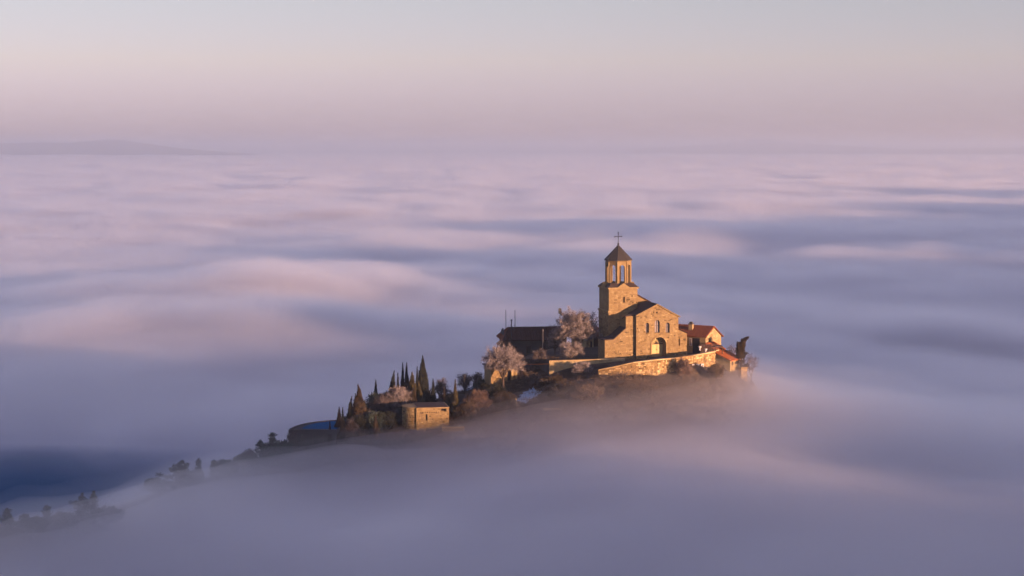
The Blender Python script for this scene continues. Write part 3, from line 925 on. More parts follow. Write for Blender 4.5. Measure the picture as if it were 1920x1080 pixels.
path_wall('roadside_kerb', [(829, 802, 281, .6), (850, 802.5, 280.6, .6), (870, 801.5, 280.2, .6)], .3,
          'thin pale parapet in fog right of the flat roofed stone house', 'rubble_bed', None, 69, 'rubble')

# ------------------------------------------------------------------ left house in the church's shadow
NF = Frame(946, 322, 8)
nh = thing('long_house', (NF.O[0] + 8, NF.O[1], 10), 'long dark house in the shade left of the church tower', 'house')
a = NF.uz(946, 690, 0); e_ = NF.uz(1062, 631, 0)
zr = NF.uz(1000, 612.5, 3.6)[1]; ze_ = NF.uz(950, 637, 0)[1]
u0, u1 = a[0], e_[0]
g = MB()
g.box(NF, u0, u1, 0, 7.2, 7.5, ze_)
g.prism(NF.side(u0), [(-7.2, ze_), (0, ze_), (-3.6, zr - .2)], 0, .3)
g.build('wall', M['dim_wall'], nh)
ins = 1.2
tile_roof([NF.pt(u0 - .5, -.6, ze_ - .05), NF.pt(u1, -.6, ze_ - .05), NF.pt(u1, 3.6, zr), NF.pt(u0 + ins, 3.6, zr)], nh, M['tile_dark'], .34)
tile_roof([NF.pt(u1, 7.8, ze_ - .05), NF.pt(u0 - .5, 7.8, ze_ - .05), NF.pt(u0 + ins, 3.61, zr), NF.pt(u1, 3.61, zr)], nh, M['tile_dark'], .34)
tile_roof([NF.pt(u0 - .504, 7.8, ze_ - .05), NF.pt(u0 - .504, -.6, ze_ - .05), NF.pt(u0 + ins - .004, 3.6, zr), NF.pt(u0 + ins - .004, 3.61, zr)], nh, M['tile'], .34)  # sunlit hip end gets the brighter red tile
for k in range(4):
    uu = u0 + 1.4 + k * 2.6
    g = MB(); g.box(NF, uu, uu + .9, -.04, .0, ze_ - 2.6, ze_ - 1.2); w = g.build('window', M['wood'], nh)
    MB().box(NF, uu + .08, uu + .82, -.05, -.02, ze_ - 2.52, ze_ - 1.28).build('pane', M['dark'], w)
# little porch on its left
g = MB()
pa = NF.uz(934, 632, .6); 
g.slab([NF.pt(pa[0], .2, ze_ - .95), NF.pt(u0, .2, ze_ - .2), NF.pt(u0, 3.4, ze_ - .2), NF.pt(pa[0], 3.4, ze_ - .95)], .14)
g.build('porch_roof', M['tile_dark'], nh)
for vv in (.35, 3.2):
    MB().box(NF, pa[0] + .18, pa[0] + .32, vv - .07, vv + .07, 7.5, ze_ - 1.0).build('porch_post', M['wood'], nh)

# small house between the big tree and the tower
SF = Frame(1099, 318, 30)
sh_ = thing('side_house', (SF.O[0], SF.O[1], 12), 'small red roofed house glimpsed between the frosted tree and the tower', 'house')
p0 = SF.uz(1099, 672, 0); p1 = SF.uz(1113, 629, 0)
g = MB(); g.box(SF, p0[0], p1[0], 0, 5, 11, p1[1]); w = g.build('wall', M['pale'], sh_)
rubble(SF, [(p0[0], 11), (p1[0], 11), (p1[0], p1[1]), (p0[0], p1[1])], [], 0, 71).build('stonework', M['rubble'], w, kind='stuff')
zr2 = SF.uz(1105, 612.5, 2.5)[1]
g = MB(); g.box(SF, p1[0], p1[0] + 2.2, .5, 5, 11, p1[1]); g.build('side_wall', M['tile_dark'], sh_)
tile_roof([SF.pt(p0[0] - 1.5, -.5, p1[1] - .1), SF.pt(p1[0] + 2.4, -.5, p1[1] - .1), SF.pt(p1[0] + 2.4, 2.6, zr2), SF.pt(p0[0] - 1.5, 2.6, zr2)], sh_, M['tile'])
tile_roof([SF.pt(p1[0] + 2.4, 5.6, p1[1] - .1), SF.pt(p0[0] - 1.5, 5.6, p1[1] - .1), SF.pt(p0[0] - 1.5, 2.61, zr2), SF.pt(p1[0] + 2.4, 2.61, zr2)], sh_, M['tile'])
q0 = SF.uz(1106.6, 661, 0); q1 = SF.uz(1110, 640, 0)
g = MB(); g.box(SF, q0[0], q1[0], -.04, .0, q0[1], q1[1]); w = g.build('window', M['wood'], sh_)
MB().box(SF, q0[0] + .07, q1[0] - .07, -.05, -.02, q0[1] + .08, q1[1] - .08).build('pane', M['dark'], w)

# gatehouse behind the round tree
KF = Frame(920.5, 297.5, 20)
gh = thing('gatehouse', (KF.O[0], KF.O[1], 7), 'small sunlit gatehouse with dark doorway behind the round frosted tree', 'gatehouse')
pl = [KF.uz(920.5, 722, 0), KF.uz(969.5, 722, 0), KF.uz(969.5, 686, 0), KF.uz(920.5, 689, 0)]
a = KF.uz(951.5, 716, 0); b_ = KF.uz(958, 694, 0)
dh = [(a[0], a[1]), (b_[0], a[1]), (b_[0], b_[1]), (a[0], b_[1])]
walled(KF, gh, pl, [dh], 0, 3.4, 75, .5, 'wall', 'mortar', 'stone')
MB().box(KF, a[0], b_[0], .5, .56, a[1], b_[1]).build('door', M['dark'], gh)
for x0, x1 in ((958.6, 962), (966, 969.4)):
    a = KF.uz(x0, 722, 0); b_ = KF.uz(x1, 688, 0)
    MB().box(KF, a[0], b_[0], -.12, 0, a[1], b_[1]).build('pilaster', M['house'], gh)
MB().box(KF, pl[0][0] - .3, pl[1][0] + .3, -.35, 3.7, pl[2][1], pl[2][1] + .22).build('roof_slab', M['concrete'], gh)

# ------------------------------------------------------------------ flat roofed stone house low on the ridge
BF = Frame(784, 281.5, 10)
sb = thing('stone_house', (BF.O[0], BF.O[1], 2.5), 'flat roofed sunlit stone house standing in the fog below the cypresses', 'house')
b0 = BF.uz(784, 812, 0); b1 = BF.uz(842, 764.5, 0)
hs = [[BF.uz(798.3, 788.5, 0), BF.uz(801.6, 788.5, 0), BF.uz(801.6, 777, 0), BF.uz(798.3, 777, 0)],
      [BF.uz(827, 771.5, 0), BF.uz(837, 771.5, 0), BF.uz(837, 764.9 + 1, 0), BF.uz(827, 764.9 + 1, 0)]]
pl = [(b0[0] - .3, 0), (b1[0], 0), (b1[0], b1[1]), (b0[0] - .3, b1[1])]
walled(BF, sb, pl, hs, 0, 6, 81, .45, 'wall', 'mortar', 'stone', w=(.2, .5), h=(.16, .3))
window(BF, sb, hs[0], 0, .45, False, pane=M['dark'])
window(BF, sb, hs[1], 0, .45, False, pane=M['dark'])
g = MB()   # rounded left bay
cc = BF.pt(b0[0] + .1, 2.6, 0)
g.lathe((cc.x, cc.y), [(2.35, 0), (2.35, b1[1])], 22)
bay = g.build('round_bay', M['mortar'], sb)
g = MB()
rnd = random.Random(5); z = 0.2
while z < b1[1] - .3:
    dh_ = rnd.uniform(.18, .3); t = 0
    while t < 2 * math.pi:
        dt = rnd.uniform(.1, .22); 
        if math.sin((t + dt / 2)) < .2:
            f = Frame.__new__(Frame); tm = t + dt / 2
            f.O = (cc.x + 2.33 * math.cos(tm), cc.y + 2.33 * math.sin(tm)); f.V = (-math.cos(tm), -math.sin(tm)); f.U = (-math.sin(tm), math.cos(tm))
            hw2 = 2.35 * dt / 2 - .02; o_ = rnd.uniform(.03, .07)
            g.box(f, -hw2, hw2, -o_, .05, z + .02, z + dh_ - .02)
        t += dt
    z += dh_
g.build('stonework', M['stone'], bay, kind='stuff')
g = MB()
g.box(BF, b0[0] - .2, b1[0] + .05, -.07, 6.1, b1[1], b1[1] + .1)
g.lathe((cc.x, cc.y), [(2.45, b1[1] + .003), (2.45, b1[1] + .103)], 24)
g.build('roof_slab', M['stone'], sb)
MB().box(BF, b0[0] - .1, b1[0] - .15, .3, 5.8, b1[1] + .1, b1[1] + .13).build('roof_felt', M['wood'], sb)
g = MB()
zc_ = BF.uz(800, 771.5, 0)[1]
g.box(BF, b0[0] - .2, BF.uz(826, 771, 0)[0], -.1, .02, zc_ - .05, zc_ + .1)
g.build('string_course', M['stone'], sb)
for k in range(9):
    uu = b0[0] + .35 + k * .36
    MB().box(BF, uu, uu + .14, -.07, .03, zc_ - .24, zc_ - .07).build('corbel', M['wood'], sb)

# ------------------------------------------------------------------ snow topped pavilion on the left
TF = Frame(541, 274, -4)
tk = thing('pavilion', (TF.O[0], TF.O[1], 1), 'low pavilion with curved parapet and snow on its flat roof', 'pavilion')
x0 = TF.uz(541, 806, 0); x1 = TF.uz(631, 806, 0)
zt = TF.uz(590, 806.5, 0)[1]; zu = TF.uz(590, 813.5, 0)[1]
W_ = x1[0] - x0[0]; DP = 10.5
plan = [(0, 0), (W_, 0), (W_, DP)]
for k in range(1, 14):
    t = math.pi / 2 * k / 13
    plan.append((W_ - W_ * math.sin(t), DP * max(0, math.cos(t)) ** .9))
plan = [(u + x0[0], v) for u, v in plan]
n = len(plan); ctr = (x0[0] + W_ * .62, DP * .35)
inn = [(ctr[0] + (u - ctr[0]) * .93, ctr[1] + (v - ctr[1]) * .95) for u, v in plan]
g = MB()
g.add([TF.pt(u, v, zu) for u, v in plan] + [TF.pt(u, v, zt + .05) for u, v in plan] + [TF.pt(u, v, zt + .05) for u, v in inn] + [TF.pt(u, v, zt - .12) for u, v in inn],
      [(i, (i + 1) % n, (i + 1) % n + n, i + n) for i in range(n)] + [(i + n, (i + 1) % n + n, (i + 1) % n + 2 * n, i + 2 * n) for i in range(n)] +
      [(i + 2 * n, (i + 1) % n + 2 * n, (i + 1) % n + 3 * n, i + 3 * n) for i in range(n)] + [tuple(range(n - 1, -1, -1))])
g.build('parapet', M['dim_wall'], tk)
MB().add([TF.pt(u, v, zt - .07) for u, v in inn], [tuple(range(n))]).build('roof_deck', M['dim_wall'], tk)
sn = [(ctr[0] + .6 + (u - ctr[0]) * .72, ctr[1] + 1.0 + (v - ctr[1]) * .76 + .25 * math.sin(i * 2.3)) for i, (u, v) in enumerate(plan)]
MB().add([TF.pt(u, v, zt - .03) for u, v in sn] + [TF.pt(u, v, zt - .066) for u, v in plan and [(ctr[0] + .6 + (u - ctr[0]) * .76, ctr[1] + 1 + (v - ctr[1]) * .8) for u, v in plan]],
         [tuple(range(n))] + [(i, (i + 1) % n, (i + 1) % n + n, i + n) for i in range(n)]).build('snow_cover', M['snow_shade'], tk)
g = MB()
ip = [(ctr[0] + (u - ctr[0]) * .86, ctr[1] + (v - ctr[1]) * .88) for u, v in plan]
g.add([TF.pt(u, v, -3) for u, v in ip] + [TF.pt(u, v, zu) for u, v in ip], [(i, (i + 1) % n, (i + 1) % n + n, i + n) for i in range(n)])
g.build('wall', M['dim_wall'], tk)
for k in range(5):
    uu = x0[0] + .25 + k * (W_ - .6) / 4
    MB().box(TF, uu, uu + .22, .12, .34, -3, zu).build('post', M['concrete'], tk)

# ------------------------------------------------------------------ poles, lamps, small things
def pole(name, px, ytop, ybot, Y, r, label, cat, mat='grey', group=None):
    a = at(px, ytop, Y); b_ = at(px, ybot, Y)
    o = thing(name, (b_.x, b_.y, b_.z), label, cat, group)
    MB().tube((b_.x, b_.y, b_.z), (a.x, a.y, a.z), r, r * .7, 6).build('mast', M[mat], o)
    return o, a
o, a = pole('lightning_rod', 948.5, 582, 640, 321.5, .07, 'left of two thin rods on the dark long house', 'rod', 'wood')
MB().lathe((a.x, a.y), [(.03, a.z), (.05, a.z + .06), (.02, a.z + .14)], 6).build('tip', M['iron'], o)
o, a = pole('lightning_rod', 965.5, 582, 620, 324, .07, 'right of two thin rods on the dark long house', 'rod', 'wood')
MB().lathe((a.x, a.y), [(.03, a.z), (.05, a.z + .06), (.02, a.z + .14)], 6).build('tip', M['iron'], o)
o, a = pole('flue_pipe', 959, 601, 660, 321, .13, 'stout dark flue pipe between the two thin rods', 'flue', 'iron')
MB().lathe((a.x, a.y), [(.12, a.z - .05), (.2, a.z + .02), (.2, a.z + .1), (.05, a.z + .2)], 8).build('cowl', M['iron'], o)
o, a = pole('light_mast', 1018, 622, 690, 305, .07, 'slim grey mast in front of the dark long house', 'mast')
MB().lathe((a.x, a.y), [(.05, a.z), (.08, a.z + .1), (.08, a.z + .4), (.03, a.z + .48)], 8).build('lamp_head', M['grey'], o)
o, a = pole('antenna_mast', 1050, 587, 660, 312, .1, 'antenna mast with pale drum rising by the big frosted tree', 'mast')
MB().lathe((a.x, a.y), [(.24, a.z - .1), (.27, a.z), (.27, a.z + .75), (.2, a.z + .85)], 10).build('antenna_drum', M['pale'], o)
f = Frame(1054, 312, 20); q = f.uz(1054, 590, 0)
MB().box(f, -.22, .3, -.2, .2, q[1] - .1, q[1] + .22).build('bracket_box', M['pale'], o)
f = Frame(1044.5, 312, 0); q = f.uz(1044.5, 601, 0)
g = MB(); g.box(f, -.15, .2, -.1, .1, q[1] - .3, q[1] + .25); g.tube(f.pt(.1, 0, q[1]), f.pt(.55, 0, q[1] - .2), .04, .04, 5); g.build('side_antenna', M['white'], o)

def street_lamp(px, ytop, Y, label):
    a = at(px, ytop, Y); zg = ground(a.x, a.y)
    o = thing('street_lamp', (a.x, a.y, zg), label, 'street lamp', 'old style street lamps')
    MB().lathe((a.x, a.y), [(.16, zg - .2), (.16, zg + .5), (.07, zg + .7), (.055, a.z - 1.0), (.1, a.z - .95)], 8).build('post', M['iron'], o)
    MB().lathe((a.x, a.y), [(.14, a.z - .95), (.26, a.z - .38)], 6).build('lantern', M['dark'], o)
    MB().lathe((a.x, a.y), [(.34, a.z - .38), (.16, a.z - .16), (.05, a.z - .12), (.03, a.z)], 6).build('lantern_cap', M['iron'], o)
street_lamp(870.5, 700, 299, 'left one of two dark lantern street lamps among bare trees')
street_lamp(893.7, 700, 300, 'right one of two dark lantern street lamps among bare trees')

def bollard(px, ytop, ybot, Y, r, label, globe=True):
    a = at(px, ytop, Y); b_ = at(px, ybot, Y)
    o = thing('bollard', (b_.x, b_.y, b_.z), label, 'bollard')
    MB().lathe((a.x, a.y), [(r * 1.5, b_.z - .5), (r * 1.5, b_.z + .2), (r, b_.z + .25), (r * .8, a.z - .3)], 8).build('post', M['concrete'], o)
    MB().lathe((a.x, a.y), [(r * .8, a.z - .3), (r * 1.8, a.z - .2), (r * 1.8, a.z - .06), (r * .6, a.z)], 8).build('cap', M['house'], o)
bollard(967.3, 747, 776, 286.5, .075, 'white post standing in front of the bluish snow slope')
bollard(913.4, 789, 812, 281.5, .06, 'thin white post alone in the fog below the russet shrubs')

# terrace railing, canopy, planters in front of the right house
RF = Frame(1314, 303, 14)
ra = RF.uz(1314, 660, 0); rb_ = RF.uz(1342.5, 646, 0)
rl = thing('railing', (RF.O[0], RF.O[1], ra[1]), 'dark lattice railing on the terrace below the house gable', 'railing')
for k in range(4):
    uu = (rb_[0] - .1) * k / 3
    MB().box(RF, uu, uu + .1, 0, .1, ra[1] - .4, rb_[1] + .05).build('post', M['wood'], rl)
for k in range(6):
    zz = ra[1] + (rb_[1] - ra[1]) * k / 5.2
    MB().box(RF, .02, rb_[0] - .02, .02, .07, zz, zz + .12).build('slat', M['wood'], rl)
cf = Frame(1341, 304, 10); q = cf.uz(1341, 651, 0); q2 = cf.uz(1355.5, 651, 0)
cn = thing('canopy', (cf.O[0], cf.O[1], q[1] - 1), 'small flat dark canopy above the orange roof', 'canopy')
MB().box(cf, 0, q2[0], 0, 1.6, q[1] - .1, q[1] + .2).build('roof_slab', M['wood'], cn)
for uu in (.05, q2[0] - .15):
    MB().box(cf, uu, uu + .1, .05, .15, q[1] - 2, q[1] - .1).build('post', M['wood'], cn)
for px, py, lab in ((1312, 652, 'white urn planter nearer the church door wall on the terrace'), (1323, 656.5, 'white urn planter in front of the dark lattice railing')):
    a = at(px, py, 302)
    o = thing('planter', (a.x, a.y, a.z - .3), lab, 'planter', 'white terrace planters')
    MB().lathe((a.x, a.y), [(.16, a.z - .45), (.16, a.z - .38), (.07, a.z - .3), (.1, a.z - .2), (.27, a.z + .1), (.3, a.z + .25), (.24, a.z + .27)], 10).build('urn', M['white'], o)
    g = MB(); rnd = random.Random(px)
    for k in range(60):
        d = Vector((rnd.uniform(-1, 1), rnd.uniform(-1, 1), rnd.uniform(.2, 1))).normalized() * rnd.uniform(.2, .4)
        p = Vector((a.x, a.y, a.z + .2)); s_ = d.orthogonal().normalized() * .025
        g.add([p - s_, p + s_, p + d], [(0, 1, 2)])
    g.build('plant', M['brush'], o, fix=False)
for k, (px, lab) in enumerate(((1299, 'leftmost of three white utility boxes on the rubble wall'), (1307.5, 'middle of three white utility boxes on the rubble wall'), (1316, 'rightmost of three white utility boxes on the rubble wall'))):
    Y = 294.9 + (px - 1299) * .11
    f = Frame(px, Y, 38); q = f.uz(px, 686.5 - k * .6, 0)
    o = thing('utility_box', tuple(f.pt(0, 0, q[1] - .3)), lab, 'box', 'white boxes on the retaining wall')
    MB().box(f, -.28, .28, -.16, .5, q[1] - .32, q[1] + .3).build('housing', M['white'], o)
    MB().box(f, -.17, .17, -.18, -.15, q[1] - .2, q[1] + .16).build('grille', M['grey'], o)

# ------------------------------------------------------------------ snow lying on the slope
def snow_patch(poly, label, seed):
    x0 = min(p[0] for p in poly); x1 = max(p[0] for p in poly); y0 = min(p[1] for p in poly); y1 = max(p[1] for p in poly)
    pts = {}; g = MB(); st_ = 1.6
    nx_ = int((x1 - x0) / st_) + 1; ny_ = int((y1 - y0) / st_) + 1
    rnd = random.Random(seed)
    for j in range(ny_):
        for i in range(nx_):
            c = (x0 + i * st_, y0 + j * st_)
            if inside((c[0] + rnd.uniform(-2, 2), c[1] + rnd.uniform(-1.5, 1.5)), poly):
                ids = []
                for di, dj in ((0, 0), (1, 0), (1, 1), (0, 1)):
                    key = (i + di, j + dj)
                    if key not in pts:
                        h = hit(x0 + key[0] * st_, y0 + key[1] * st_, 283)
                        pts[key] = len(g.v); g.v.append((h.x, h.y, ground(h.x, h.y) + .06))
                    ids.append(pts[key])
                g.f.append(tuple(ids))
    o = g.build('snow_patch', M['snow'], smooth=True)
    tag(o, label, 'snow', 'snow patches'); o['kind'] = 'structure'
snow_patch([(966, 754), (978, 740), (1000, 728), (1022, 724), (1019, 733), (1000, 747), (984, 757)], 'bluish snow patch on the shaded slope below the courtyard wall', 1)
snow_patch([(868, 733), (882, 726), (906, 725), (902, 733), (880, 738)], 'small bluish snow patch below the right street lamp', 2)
# ------------------------------------------------------------------ vegetation
def blade(g, p, d, w):
    """one thin leaf or twig: a narrow triangle pair"""
    s_ = d.cross(Vector((.3, -1, .2)))
    if s_.length < 1e-4: s_ = Vector((1, 0, 0))
    s_ = s_.normalized() * w
    g.add([p - s_, p + s_, p + d * .6 + s_ * .8, p + d, p + d * .6 - s_ * .8], [(0, 1, 2, 3, 4)])

def twig(g, p, d, w):
    s_ = d.cross(Vector((.3, -1, .2)))
    if s_.length < 1e-4: s_ = Vector((1, 0, 0))
    s_ = s_.normalized() * w
    g.add([p - s_, p + s_, p + d], [(0, 1, 2)])

def cypress(px, ytip, ybase, wpx, Y, mat, label, seed, bend=0, rough=1.0):
    tip = at(px, ytip, Y); b_ = at(px, ybase, Y)
    zg = min(b_.z, ground(b_.x, b_.y)) - .2
    H_ = tip.z - zg; W = wpx / FPX * Y / 2
    rnd = random.Random(seed)
    o = thing('cypress', (b_.x, b_.y, zg), label, 'cypress', 'cypresses on the ridge')
    MB().tube((b_.x, b_.y, zg - .3), (b_.x, b_.y, zg + H_ * .5), .16, .06, 6).build('trunk', M['bark'], o)
    def rad(t):
        return W * 1.12 * min(1, .65 + 1.6 * t) * min(1, 1.5 * max(0, 1 - t) ** 1.1) * (1 + .22 * noise.noise((t * 6, seed, 0)))
    def axis(t):
        return Vector((b_.x + bend * max(0, t - .75) ** 2 * 8 + .12 * W * noise.noise((t * 4, seed, 5)), b_.y, zg + H_ * t))
    g = MB()
    rings = 12; ns = 7
    for k in range(rings + 1):
        t = .04 + .93 * k / rings; c = axis(t)
        for i in range(ns):
            a = 2 * math.pi * i / ns
            r = rad(t) * .74 * (1 + .35 * noise.noise((a * 2, t * 9, seed)))
            g.v.append((c.x + r * math.cos(a), c.y + r * math.sin(a), c.z))
    g.f += [(k * ns + i, k * ns + (i + 1) % ns, (k + 1) * ns + (i + 1) % ns, (k + 1) * ns + i) for k in range(rings) for i in range(ns)]
    N = int(500 + H_ * W * 330)
    for k in range(N):
        t = .03 + .97 * rnd.random() ** 1.05; a = rnd.uniform(0, 2 * math.pi)
        c = axis(t)
        r = rad(t) * (.62 + .42 * rnd.random() + (.25 * rough if rnd.random() < .06 else 0))
        out = Vector((math.cos(a), math.sin(a), 0))
        d = (out * rnd.uniform(.15, .7) + Vector((rnd.uniform(-.3, .3), rnd.uniform(-.3, .3), 1.0))) * rnd.uniform(.22, .5) * (.3 + .7 * min(1, rad(t) / .6))
        blade(g, c + out * r, d, rnd.uniform(.04, .09) * (.5 + .5 * min(1, rad(t) / .6)))
    for k in range(14):
        blade(g, axis(.97) + Vector((rnd.uniform(-.05, .05), 0, 0)), Vector((rnd.uniform(-.06, .06), rnd.uniform(-.05, .05), rnd.uniform(.2, .45))), .03)
    g.build('crown', mat, o, fix=False)
    return o

def bare_tree(name, px, yc, wpx, hpx, Y, ybase, mat, label, seed, cat='tree', group='frosted trees', n1=9, n2=26, tw=15, tl=.75, wd=.028, trunk=.2, lower=.55):
    c = at(px, yc, Y); rx = wpx / 2 / FPX * Y; rz = hpx / 2 / FPX * Y; ry = rx * .9
    b_ = at(px, ybase, Y)
    zg = min(b_.z, max(ground(b_.x, b_.y), b_.z - 2))
    rnd = random.Random(seed)
    o = thing(name, (b_.x, b_.y, zg), label, cat, group)
    tr = MB(); cr = MB()
    fork = Vector((b_.x + rnd.uniform(-.1, .1), b_.y, max(zg + .25, c.z - rz * 1.05)))
    tr.tube((b_.x, b_.y, zg - .4), fork, trunk, trunk * .72, 7)
    for i in range(n1):
        a = 2 * math.pi * (i + rnd.random() * .6) / n1
        el_ = rnd.uniform(-.15, .95)
        d = Vector((math.cos(a) * math.cos(el_), math.sin(a) * math.cos(el_), math.sin(el_)))
        m1 = Vector((c.x + d.x * rx * .5, c.y + d.y * ry * .5, c.z - rz * .25 + d.z * rz * .65))
        mid = fork.lerp(m1, .5) + Vector((rnd.uniform(-.2, .2), rnd.uniform(-.2, .2), .15 * rz))
        tr.tube(fork, mid, trunk * .5, trunk * .36, 5); tr.tube(mid, m1, trunk * .36, trunk * .22, 5)
        for j in range(n2):
            while True:
                q = Vector((rnd.uniform(-1, 1), rnd.uniform(-1, 1), rnd.uniform(-1, 1)))
                if .25 < q.length < 1: break
            q = q.normalized() * (q.length ** .45)
            if q.z < -lower: q.z *= .5
            bumpy = 1 + .4 * noise.noise((q.x * 2.2 + seed, q.y * 2.2, q.z * 2.2))
            if noise.noise((q.x * 2.6 + seed * 3, q.y * 2.6, q.z * 2.6 + 9)) < -.34: continue
            # each limb feeds the part of the crown on its own side
            e = Vector((c.x + (q.x * .72 + d.x * .28) * rx * bumpy * 1.02, c.y + (q.y * .72 + d.y * .28) * ry * bumpy * 1.02, c.z + q.z * rz * bumpy * 1.0))
            k0 = m1.lerp(e, .45) + Vector((0, 0, rnd.uniform(-.15, .25)))
            tr.tube(m1, k0, trunk * .16, trunk * .1, 3); tr.tube(k0, e, trunk * .1, .012, 3)
            rad_ = (e - Vector((c.x, c.y, c.z - rz * .4))).normalized()
            for k in range(int(tw * 3.6)):
                dd = (rad_ * .6 + Vector((rnd.gauss(0, .6), rnd.gauss(0, .6), rnd.gauss(.1, .55))))
                dd = dd.normalized() * tl * .72 * rnd.uniform(.3, 1)
                twig(cr, k0.lerp(e, rnd.uniform(.1, 1)) + Vector((rnd.gauss(0, .16), rnd.gauss(0, .16), rnd.gauss(0, .16))), dd, wd * .66 * rnd.uniform(.5, 1.4))
    tr.build('trunk', M['bark'], o, fix=False)
    cr.build('crown', mat, o, fix=False)
    return o

def pine(px, ytip, ybase, wpx, Y, label, seed, lean=0, mat='pine', dens=1.0):
    tip = at(px, ytip, Y); b_ = at(px, ybase, Y)
    zg = min(b_.z, ground(b_.x, b_.y)) - 1.5
    H_ = tip.z - zg; W = wpx / FPX * Y / 2
    rnd = random.Random(seed)
    o = thing('pine', (b_.x, b_.y, zg), label, 'pine', 'pines on the lower ridge')
    tr = MB(); cr = MB()
    def ax(t): return Vector((b_.x + lean * t * t, b_.y, zg + H_ * t))
    for k in range(5): tr.tube(ax(k / 5), ax((k + 1) / 5), .2 * (1 - k / 5.5), .2 * (1 - (k + 1) / 5.5), 6)
    z = b_.z - .8
    while z < tip.z - .15:
        t = (z - zg) / H_
        tv = max(0, (z - b_.z) / (tip.z - b_.z))
        L = W * 1.4 * (1.04 - tv) ** .8
        for i in range(rnd.randint(4, 6)):
            a = rnd.uniform(0, 2 * math.pi); l = L * rnd.uniform(.25, 1.3)
            p0 = ax(t); p1 = p0 + Vector((math.cos(a) * l, math.sin(a) * l, rnd.uniform(-.1, .35) * l))
            tr.tube(p0, p1, .05, .015, 4)
            for c_ in range(max(2, int(l / .28))):
                q = p0.lerp(p1, .2 + .8 * rnd.random())
                for k in range(int(13 * dens)):
                    dd = Vector((rnd.gauss(0, 1), rnd.gauss(0, 1), rnd.gauss(.5, .7))).normalized() * rnd.uniform(.18, .42)
                    blade(cr, q + Vector((rnd.gauss(0, .14), rnd.gauss(0, .14), rnd.gauss(0, .1))), dd, .045)
        z += rnd.uniform(.34, .6)
    for k in range(40):
        blade(cr, ax(.93 + .06 * rnd.random()), Vector((rnd.gauss(0, .14), rnd.gauss(0, .14), rnd.uniform(.15, .4))), .035)
    tr.build('trunk', M['bark'], o, fix=False); cr.build('crown', M[mat], o, fix=False)
    return o

D_, G_, B_ = M['cypress'], M['cypress_gold'], M['cypress_brown']
CY = [  # tip x, tip y, base y, width, distance, material, label
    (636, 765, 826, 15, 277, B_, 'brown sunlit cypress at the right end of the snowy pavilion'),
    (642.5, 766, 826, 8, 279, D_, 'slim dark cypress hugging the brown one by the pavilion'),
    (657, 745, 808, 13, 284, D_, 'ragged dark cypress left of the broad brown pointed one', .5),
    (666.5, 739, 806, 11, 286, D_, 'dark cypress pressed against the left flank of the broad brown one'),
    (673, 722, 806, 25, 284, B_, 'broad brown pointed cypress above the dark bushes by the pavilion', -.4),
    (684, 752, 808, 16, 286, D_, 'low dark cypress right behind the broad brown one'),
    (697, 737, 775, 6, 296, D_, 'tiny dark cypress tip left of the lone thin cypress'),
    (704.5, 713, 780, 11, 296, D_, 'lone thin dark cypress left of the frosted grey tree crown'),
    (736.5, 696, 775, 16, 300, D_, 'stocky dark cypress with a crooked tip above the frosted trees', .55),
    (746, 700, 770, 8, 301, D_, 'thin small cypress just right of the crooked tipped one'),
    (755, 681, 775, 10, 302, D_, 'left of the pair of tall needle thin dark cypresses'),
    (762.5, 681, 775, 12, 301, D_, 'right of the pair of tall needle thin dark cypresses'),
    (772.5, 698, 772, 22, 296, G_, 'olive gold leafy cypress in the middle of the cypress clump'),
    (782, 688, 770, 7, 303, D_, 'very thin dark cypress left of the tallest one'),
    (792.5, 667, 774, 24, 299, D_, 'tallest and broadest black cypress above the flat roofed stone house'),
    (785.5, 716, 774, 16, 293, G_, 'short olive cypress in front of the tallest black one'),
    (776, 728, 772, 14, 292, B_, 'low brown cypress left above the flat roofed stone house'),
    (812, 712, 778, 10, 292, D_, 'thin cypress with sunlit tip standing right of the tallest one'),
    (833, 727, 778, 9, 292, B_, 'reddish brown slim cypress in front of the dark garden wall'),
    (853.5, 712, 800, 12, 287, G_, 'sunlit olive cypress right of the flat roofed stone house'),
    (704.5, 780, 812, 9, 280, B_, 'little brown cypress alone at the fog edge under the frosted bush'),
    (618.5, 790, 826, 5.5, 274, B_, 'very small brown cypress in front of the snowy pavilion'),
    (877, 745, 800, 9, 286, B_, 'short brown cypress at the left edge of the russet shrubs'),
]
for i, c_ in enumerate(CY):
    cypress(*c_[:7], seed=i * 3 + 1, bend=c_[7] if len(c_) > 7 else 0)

def FT(*a, **k): return bare_tree(*a, **k)
FT('frosted_tree', 944, 677, 84, 64, 295.5, 722, M['frost'], 'round frosted tree with pinkish crown in front of the gatehouse', 1, n1=9, n2=34, tw=17, tl=.7, trunk=.24)
FT('frosted_tree', 1082, 617, 98, 72, 306, 676, M['frost'], 'largest frosted tree, towering left of the church tower', 2, n1=11, n2=48, tw=17, tl=.75, trunk=.28)
FT('frosted_tree', 1070, 656, 54, 34, 302, 678, M['frost'], 'low spreading pinkish frosted tree on the terrace edge', 3, n1=7, n2=26, tw=16, tl=.6)
FT('frosted_tree', 1041, 637, 30, 42, 308, 676, M['frost'], 'narrow frosted tree at the left flank of the largest one', 4, n1=6, n2=20, tw=15, tl=.6)
FT('bare_shrub', 1014, 669, 34, 30, 303, 690, M['twig'], 'small grey leafless shrub against the dark long house', 5, cat='shrub', group='leafless shrubs', n1=6, n2=16, tw=14, tl=.6, trunk=.08)
FT('frosted_tree', 716, 770, 62, 60, 290, 808, M['twig'], 'wide dark grey frosted tree above the fog left of the stone house', 6, n1=9, n2=30, tw=17, tl=.7)
FT('frosted_tree', 748, 748, 54, 50, 292, 800, M['frost'], 'pink tinged frosted tree below the needle thin cypress pair', 7, n1=8, n2=26, tw=17, tl=.65)
